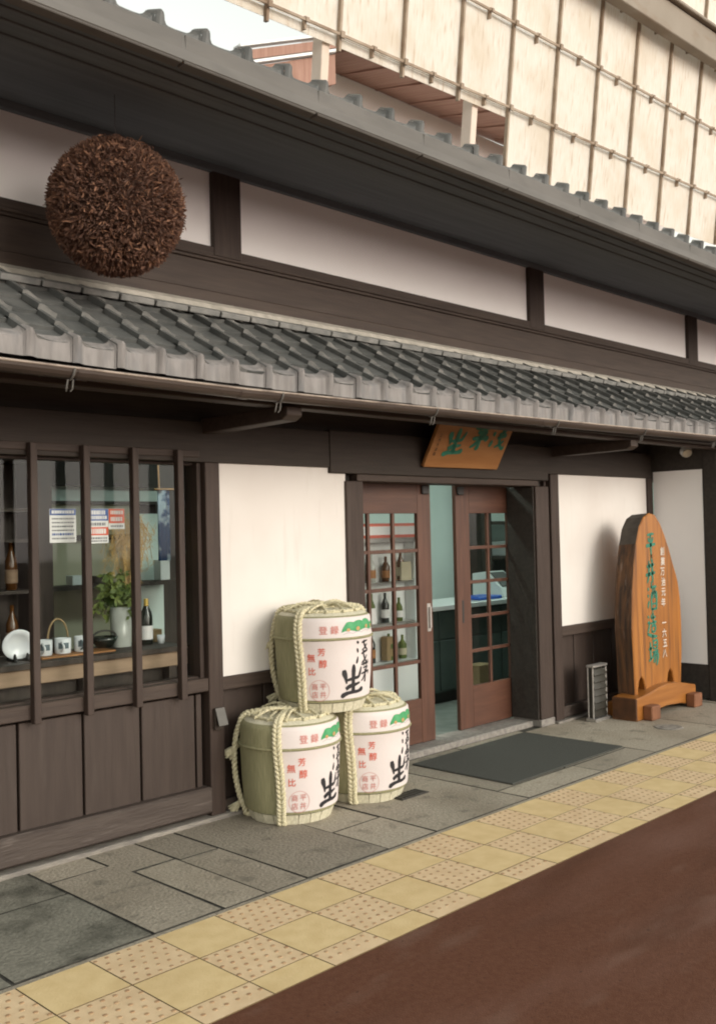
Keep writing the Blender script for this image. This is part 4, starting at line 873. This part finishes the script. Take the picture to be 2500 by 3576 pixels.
for k in range(12):
    x = 5.72+.19*(k % 4)+rr.uniform(-.03, .03); z = (.531, .851, 1.191)[k//4]; q = rr.uniform(.75, 1.05); w_ = rr.uniform(.9, 1.25)
    c_ = MB(); c_.lathe([(0, 0), (.032*w_, 0), (.033*w_, .15*q), (.012, .20*q), (.012, .25*q), (0, .25*q)], (x, 1.065, z), 12); c_.lathe([(.0338*w_, .04*q), (.034*w_, .11*q)], (x, 1.065, z), 12, 1)
    tag(c_.build('fridge_bottle', [M[('amber', 'bottle', 'vase', 'leaf')[rr.randrange(4)]], M[('cream', 'board', 'whitep', 'cardboard')[rr.randrange(4)]]], smooth=True), 'bottle standing in the white display fridge behind the left door', 'bottle', 'bottles in the display fridge')
for k, (x, z, w_, h_, mm) in enumerate(((5.80, .851, .10, .13, 'whitep'), (6.22, 1.191, .13, .16, 'cream'), (6.02, .531, .08, .20, 'cardboard'))):
    tag(box(x+.05, x+.05+w_, 1.03, 1.10, z+.0005, z+h_).build('gift_box', M[mm], bevel=.003), ('white gift box on the middle fridge shelf behind the left door', 'cream gift box on the top fridge shelf behind the left door', 'brown gift box on the bottom fridge shelf behind the left door')[k], 'box')

# ------------------------------------------------------------------ arcade side screen
AP = Vector((5.2, -.9, 4.2)); A1 = Vector((1, -.013, .027)); A2 = Vector((-.023, -.132, .991)); AN = A1.cross(A2).normalized()
if AN.y > 0: AN = -AN      # towards the street
def ap(s, t, d=0): return AP+A1*s+A2*t+AN*d
arc = thing('arcade_screen', 'tall stained translucent arcade wall with rusty grid rising behind the upper eave', 'arcade wall', ap(0, -.5))
def abar(mb, s0, s1, t0, t1, d0, d1, m=0): mb.hexa([ap(s0, t0, d0), ap(s1, t0, d0), ap(s1, t0, d1), ap(s0, t0, d1), ap(s0, t1, d0), ap(s1, t1, d0), ap(s1, t1, d1), ap(s0, t1, d1)], m)
sh_ = MB()
rows = [(.115, .63), (.635, 1.14), (1.145, 1.66), (1.665, 2.18), (2.185, 2.7)]
for c in range(-8, 14):
    s0 = .02+.5*c
    abar(sh_, s0+.002, s0+.498, -.27 if c >= 0 else .058, .11, -.004, .0)
    for (t0, t1) in rows: abar(sh_, s0+.002, s0+.498, t0, t1, -.004, .0)
sh_.build('translucent_sheet', M['frp'], arc)
fr2 = MB()
for c in range(-8, 15):
    s0 = .02+.5*c; abar(fr2, s0-.008, s0+.008, (.03 if c < 0 else -.27), 2.72, .002, .026)
fr2.build('mullions', M['frame_gal'], arc)
fr2 = MB()
for t in (.112, .632, 1.142, 1.662, 2.182):
    abar(fr2, -4, 7.1, t-.007, t+.007, .0265, .036)
    for c in range(-8, 14):
        s0 = .27+.5*c; abar(fr2, s0-.006, s0+.006, t-.045, t+.02, .001, .0263); abar(fr2, s0-.010, s0+.010, t-.011, t+.011, .0362, .044)
        abar(fr2, s0-.25-.013, s0-.25+.013, t-.017, t+.017, .0363, .046)
fr2.build('rails', M['frame_gal'], arc)
b = MB(); abar(b, -4, 7.1, 1.065, 1.27, .06, .16); abar(b, -4, 7.1, 1.275, 1.30, .06, .20); b.build('beam', M['arc_beam'], arc, bevel=.006)
for s in (-1.54, -.27):
    b = MB(); abar(b, s-.028, s+.028, -.27, .10, -.10, -.02); b.build('post', M['post_pale'], arc, bevel=.004)

# ------------------------------------------------------------------ building behind
rb = thing('rear_building', 'pale building behind with rusty brown eave boards and white wall', 'building', (13, 6, 0))
b = MB(); b.box(9.7, 20, 5.5, 9, 0, 8.30); b.build('wall', M['rear_wall'], rb)
b = MB(); b.hexa([(8.9, 4.35, 8.03), (20, 4.35, 8.16), (20, 5.6, 8.47), (9.5, 5.6, 8.30), (8.9, 4.35, 8.08), (20, 4.35, 8.21), (20, 5.6, 8.52), (9.5, 5.6, 8.35)])
b.build('eave_soffit', M['rust'], rb)
x = 9.4
while x < 20: b = MB(); b.hexa([(x, 4.37, 8.0+.0115*(x-9)), (x+.05, 4.37, 8.0+.0115*(x-9)), (x+.05, 5.49, 8.26+.0115*(x-9)), (x, 5.49, 8.26+.0115*(x-9)), (x, 4.37, 8.03+.0115*(x-9)), (x+.05, 4.37, 8.03+.0115*(x-9)), (x+.05, 5.49, 8.30+.0115*(x-9)), (x, 5.49, 8.30+.0115*(x-9))]); x += .75; b.build('eave_rafter', M['rust'], rb)
b = MB(); b.tube([(8.85, 4.28, 8.05), (20, 4.28, 8.20)], .06, 8); b.build('gutter', M['gut_up'], rb, smooth=True)
for x in (10.2, 11.4, 12.6, 13.8):
    b = MB(); b.tube([(x, 4.21, 8.06+.0115*(x-9)), (x, 4.22, 7.98+.0115*(x-9)), (x, 4.29, 7.96+.0115*(x-9)), (x, 4.36, 8.0+.0115*(x-9))], .012, 5); b.build('gutter_hook', M['white'], rb)
for (dz, hh, mm, dy) in ((0, .035, 'white', .03), (-.16, .115, 'rust', 0), (-.215, .035, 'white', .03), (-.62, .385, 'rust', -.04)):
    b = MB(); b.hexa([(7.3, 4.3-dy, 7.30+dz), (8.92, 4.3-dy, 8.0+dz), (8.92, 4.42-dy*.5, 8.0+dz), (7.3, 4.42-dy*.5, 7.30+dz), (7.3, 4.3-dy, 7.30+dz+hh), (8.92, 4.3-dy, 8.0+dz+hh), (8.92, 4.42-dy*.5, 8.0+dz+hh), (7.3, 4.42-dy*.5, 7.30+dz+hh)]); b.build('verge_board', M[mm], rb)
b = MB(); b.hexa([(8.78, 4.2, 8.0), (8.89, 4.2, 8.0), (9.45, 5.7, 8.28), (9.34, 5.7, 8.28), (8.78, 4.2, 8.14), (8.89, 4.2, 8.14), (9.45, 5.7, 8.42), (9.34, 5.7, 8.42)]); b.build('bargeboard', M['rear_wall'], rb)
